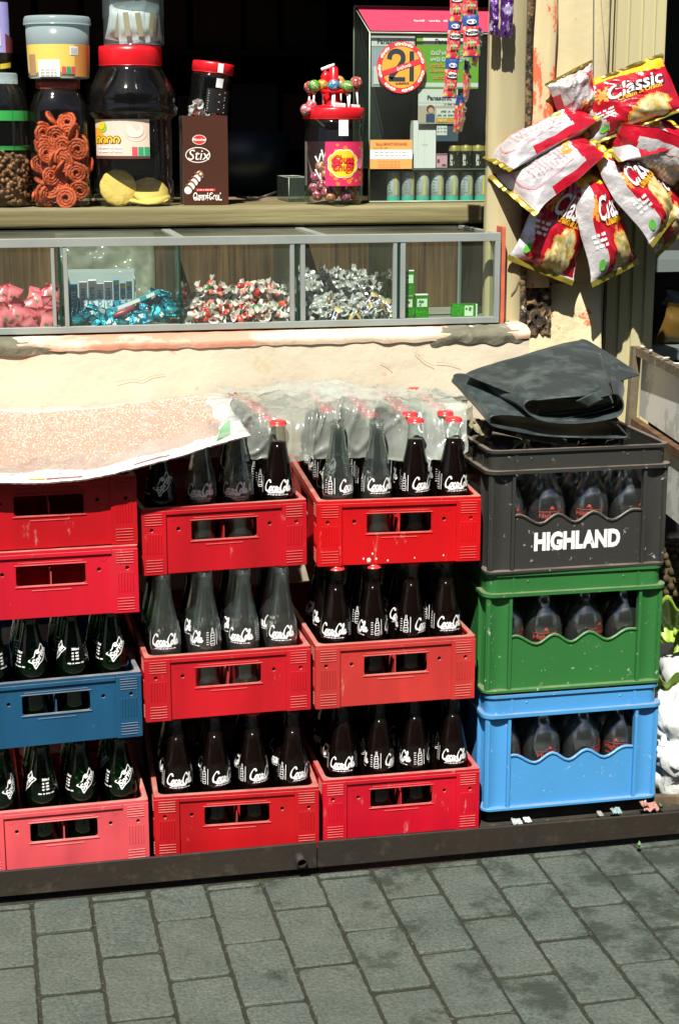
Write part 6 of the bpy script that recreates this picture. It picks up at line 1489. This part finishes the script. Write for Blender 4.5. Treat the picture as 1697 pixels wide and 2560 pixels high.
# ------------------------------------------------------------------ things at the right edge
ty = .42; A0 = P(1592, 872, ty); ztop = A0.z; B0 = Pz(1715, 932, ztop)
RUST = mat('stand_metal', (.20,.16,.10), .7, .3, var=.3, vs=20, dirt=((.45,.42,.36), 30, .56, .7), bump=.5, bs=80)
st = thing('metal_stand', 'rusty metal framed stand with cloudy white panel at the right edge', 'stand', (A0.x, ty, P(1575, 1075, ty).z))
def spart(q, name, **k):
    o = q.build(name, st, **k); o.matrix_parent_inverse = Matrix.Translation(-Vector(st.location)); return o
q = MB().m(RUST); q.tube([P(1590, 866, ty), P(1574, 1082, ty), Vector((P(1574, 1082, ty).x, ty, .02))], .013, 4, smooth=False); spart(q, 'post')
q = MB().m(RUST); e_ = B0+(B0-A0)*.55; q.tube([e_, Vector((e_.x, e_.y, .02))], .012, 4, smooth=False); spart(q, 'post')
q = MB().m(RUST); dn = (B0-A0); q.tube([A0+Vector((.004, 0, -.004)), B0+dn*.6+Vector((0, 0, -.004))], .0125, 4, smooth=False); spart(q, 'top_rail')
C0 = P(1583, 1052, ty); q = MB().m(mat('rail_brown', (.16,.075,.03), .8, var=.4, vs=30)); q.tube([C0, C0+dn*1.6+Vector((0, 0, -.004))], .011, 4, smooth=False); spart(q, 'lower_rail')
q = MB().m(mat('cloudy_panel', (.56,.59,.56), .5, var=.12, vs=6, dirt=((.74,.75,.71), 7, .48, .9, .03)))
o_ = [A0+Vector((.012, -.002, -.018)), A0+dn*1.6+Vector((.0, -.002, -.018)), C0+dn*1.6+Vector((0, -.002, .012)), C0+Vector((.012, -.002, .012))]
q.grid(lambda u, v: o_[3].lerp(o_[2], u).lerp(o_[0].lerp(o_[1], u), v), 10, 10, False); spart(q, 'panel', recalc=False)
q = MB().m(flat('flake_pale', (.6,.55,.45), .8)); r = random.Random(9)
for i in range(4):
    q = MB().m(_mc['flake_pale']); p = A0.lerp(B0, (.12, .30, .62, .85)[i])+Vector((0, 0, .011)); q.blob(p, .005, 7, (2.2, 1, .35), Euler((0, 0, r.random()*3)).to_matrix(), .6, i); spart(q, 'paint_flake')
q = MB().m(_mc['cloudy_panel']); D0 = C0+Vector((0, .006, -.012)); q.grid(lambda u, v: (D0+dn*1.6*u)+Vector((0, 0, -.13*(1-v))), 6, 6, False); spart(q, 'lower_panel', recalc=False)
# shop interior seen past the shutter on the right
ir = thing('side_rack', 'dark shelf rack with packed goods past the shutter at right', 'rack', P(1680, 900, .95))
def ipart(q, name, **k):
    o = q.build(name, ir, **k); o.matrix_parent_inverse = Matrix.Translation(-Vector(ir.location)); return o
RK = flat('rack_grey', (.13,.16,.15), .5); xr = P(1630, 600, .95).x
q = MB().m(flat('rack_dark', (.014,.012,.012), .8)); q.box(xr-.15, xr+.6, 1.25, 1.27, .1, 1.9); ipart(q, 'back')
for a in (648, 870):
    z = P(1680, a, .95).z; q = MB().m(RK); q.box(xr-.15, xr+.6, .95, 1.24, z-.03, z); ipart(q, 'shelf')
q = pillow(flat('bag_dim_yellow', (.10,.055,.006), .4, coat=.3), .10, .12, .022, 'yellow_packet'); q.location = P(1690, 820, 1.02); q.rotation_euler = (.2, .25, .2)  # yellow darkened so the packet looks shaded
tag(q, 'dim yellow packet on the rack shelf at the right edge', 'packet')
q = MB().m(flat('pale_dim', (.10,.12,.13), .4)); q = pillow(_mc['pale_dim'], .12, .05, .012, 'pale_packet'); q.location = P(1712, 756, 1.02); q.rotation_euler = (0, .3, 0); tag(q, 'pale blue packet above the yellow one on the rack', 'packet')  # pale blue darkened likewise, the shade sits in the colour
# pineapple-like fruit, lettuce, white sack
q = MB().m(mat('fruit_skin', (.10,.06,.02), .8, var=.5, vs=60)); pc = P(1690, 1432, .22); n_ = 0
for i in range(13):
    for j in range(16):
        th = PI*(i+.5)/13; ph = 2*PI*(j+.5*(i % 2))/16; p = pc+Vector((math.sin(th)*math.cos(ph)*.055, math.sin(th)*math.sin(ph)*.055, math.cos(th)*.065)); q.blob(p, .009, 5, (1, 1, 1), None, .3, i*20+j)
q.m(flat('fruit_core', (.06,.05,.015), .9)); q.blob(pc, .056, 14, (1, 1, 1.15)); tag(q.build('pineapple'), 'rough brown fruit behind the black crate at the right edge', 'fruit')
LEAF = mat('lettuce_green', (.30,.46,.045), .45, var=.25, vs=14, bump=.6, bs=30, bd=.004); lc = P(1682, 1600, .20)
lt = thing('lettuce', 'bright green ruffled lettuce beside the green crate', 'lettuce', lc)
for k_ in range(7):
    q = MB().m(LEAF); a0 = k_*2.1; h_ = (-.06, .03, .07, -.02, .10, -.09, .05)[k_]
    q.shell(lambda u, v: Vector(((.02+.075*v)*math.cos(a0+(u-.5)*2.2), (.02+.075*v)*math.sin(a0+(u-.5)*2.2), h_+.08*(v-.5)+.014*v*math.sin(u*26+k_)+.010*nz(u*6, v*5, k_))), 40, 10, .0008)
    q.build('leaf', lt)
SACK = mat('white_sack', (.60,.62,.60), .7, var=.08, vs=12, bump=1, bs=9, bd=.02); q = MB().m(SACK); sc = P(1722, 1850, .12)
def sack(u, v):
    th = PI*v; ph = 2*PI*u; d = Vector((math.sin(th)*math.cos(ph), math.sin(th)*math.sin(ph), math.cos(th)))
    rr = 1+.35*nz(d.x*1.6, d.y*1.6, d.z*2.2+4)-.30*abs(nz(d.x*3.2, d.y*3, d.z*3.6))-.10*abs(nz(d.x*7+3, d.y*8, d.z*6))+.09*max(0, 1-8*abs(nz(d.x*4, d.y*4, d.z*3+9)))
    return sc+Vector((d.x*.115, d.y*.11, d.z*.125))*rr
q.grid(sack, 60, 40, True); tag(q.build('white_sack', recalc=False), 'crumpled white sack on the ground right of the blue crate', 'sack')
q = MB().m(flat('sack_shadow_cloth', (.50,.52,.51), .7)); sc2 = P(1735, 1745, .2)
q.grid(lambda u, v: sc2+(sack(u, v)-sc)*.85, 40, 30); tag(q.build('white_cloth', recalc=False), 'white cloth bundle behind and above the white sack', 'cloth')
q = MB().m(mat('broken_wood', (.17,.12,.07), .9, var=.4, vs=30)); p = P(1680, 2010, .03); q.tube([p+Vector((-.03, .03, 0)), p+Vector((.10, -.03, .012))], .012, 4, smooth=False); tag(q.build('wood_scrap'), 'short brown wood scrap behind the steel edge at right', 'wood')
# litter behind the edge
LT = [(1318, 2052, (.6,.62,.62), 'white scrap of plastic before the blue crate, squarish'), (1292, 2058, (.35,.38,.38), 'thin grey plastic strand before the blue crate'), (1540, 2030, (.22,.30,.30), 'grey green crumpled foil near the right end of the steel edge'), (1625, 2022, (.42,.20,.17), 'crumpled pinkish brown wrapper at the right end of the steel edge'), (1610, 2012, (.30,.14,.10), 'small rusty red shred beside the pinkish wrapper'), (1500, 2036, (.30,.30,.26), 'small pale chip lying under the blue crate')]
for i, (px_, py_, cc, lb) in enumerate(LT):
    q = MB().m(flat('litter%d' % i, cc, .4)); p = P(px_, py_, -.010+.0*i); s_ = (.0055, .008, .008, .013, .006, .004)[i]
    q.shell(lambda u, v: p+Vector(((u-.5)*s_*2.4, .012*(v-.5)*1.5, s_*.5*abs(nz(u*5, v*4, i))+s_*.6*nz(u*4, v*5, i+3)+s_*.5*v)), 10, 8, .0006, False); tag(q.build('litter'), lb, 'litter')
WEED = flat('weed_green', (.06,.16,.02), .6)
for i, (px_, py_, y_) in enumerate(((1652, 2022, .0), (1597, 2118, -.075), (1360, 2165, -.085))):
    p = P(px_, py_, y_); q = MB().m(WEED); r = random.Random(i)
    for j in range(22):
        a = r.uniform(0, 6.28); L_2 = r.uniform(.003, .008); d = Vector((math.cos(a), math.sin(a), r.uniform(.5, 1.4)))*L_2; s_ = Vector((-math.sin(a), math.cos(a), 0))*.0022
        q.add([p, p+d*.5+s_, p+d, p+d*.5-s_], [(0, 1, 2, 3)])
    tag(q.build('weed', recalc=False), ('small weed growing behind the steel edge at the right', 'small weed growing by the pavers at the far right', 'tiny weed in the paver joint below the blue crate')[i], 'weed')
# goods deep inside the shop, cartons and basin darkened in colour to imitate shade
sh = thing('back_shelf', 'dark shelves of dim cartons deep inside the shop', 'shelf', (.2, 2.2, ZC))
r = random.Random(6)
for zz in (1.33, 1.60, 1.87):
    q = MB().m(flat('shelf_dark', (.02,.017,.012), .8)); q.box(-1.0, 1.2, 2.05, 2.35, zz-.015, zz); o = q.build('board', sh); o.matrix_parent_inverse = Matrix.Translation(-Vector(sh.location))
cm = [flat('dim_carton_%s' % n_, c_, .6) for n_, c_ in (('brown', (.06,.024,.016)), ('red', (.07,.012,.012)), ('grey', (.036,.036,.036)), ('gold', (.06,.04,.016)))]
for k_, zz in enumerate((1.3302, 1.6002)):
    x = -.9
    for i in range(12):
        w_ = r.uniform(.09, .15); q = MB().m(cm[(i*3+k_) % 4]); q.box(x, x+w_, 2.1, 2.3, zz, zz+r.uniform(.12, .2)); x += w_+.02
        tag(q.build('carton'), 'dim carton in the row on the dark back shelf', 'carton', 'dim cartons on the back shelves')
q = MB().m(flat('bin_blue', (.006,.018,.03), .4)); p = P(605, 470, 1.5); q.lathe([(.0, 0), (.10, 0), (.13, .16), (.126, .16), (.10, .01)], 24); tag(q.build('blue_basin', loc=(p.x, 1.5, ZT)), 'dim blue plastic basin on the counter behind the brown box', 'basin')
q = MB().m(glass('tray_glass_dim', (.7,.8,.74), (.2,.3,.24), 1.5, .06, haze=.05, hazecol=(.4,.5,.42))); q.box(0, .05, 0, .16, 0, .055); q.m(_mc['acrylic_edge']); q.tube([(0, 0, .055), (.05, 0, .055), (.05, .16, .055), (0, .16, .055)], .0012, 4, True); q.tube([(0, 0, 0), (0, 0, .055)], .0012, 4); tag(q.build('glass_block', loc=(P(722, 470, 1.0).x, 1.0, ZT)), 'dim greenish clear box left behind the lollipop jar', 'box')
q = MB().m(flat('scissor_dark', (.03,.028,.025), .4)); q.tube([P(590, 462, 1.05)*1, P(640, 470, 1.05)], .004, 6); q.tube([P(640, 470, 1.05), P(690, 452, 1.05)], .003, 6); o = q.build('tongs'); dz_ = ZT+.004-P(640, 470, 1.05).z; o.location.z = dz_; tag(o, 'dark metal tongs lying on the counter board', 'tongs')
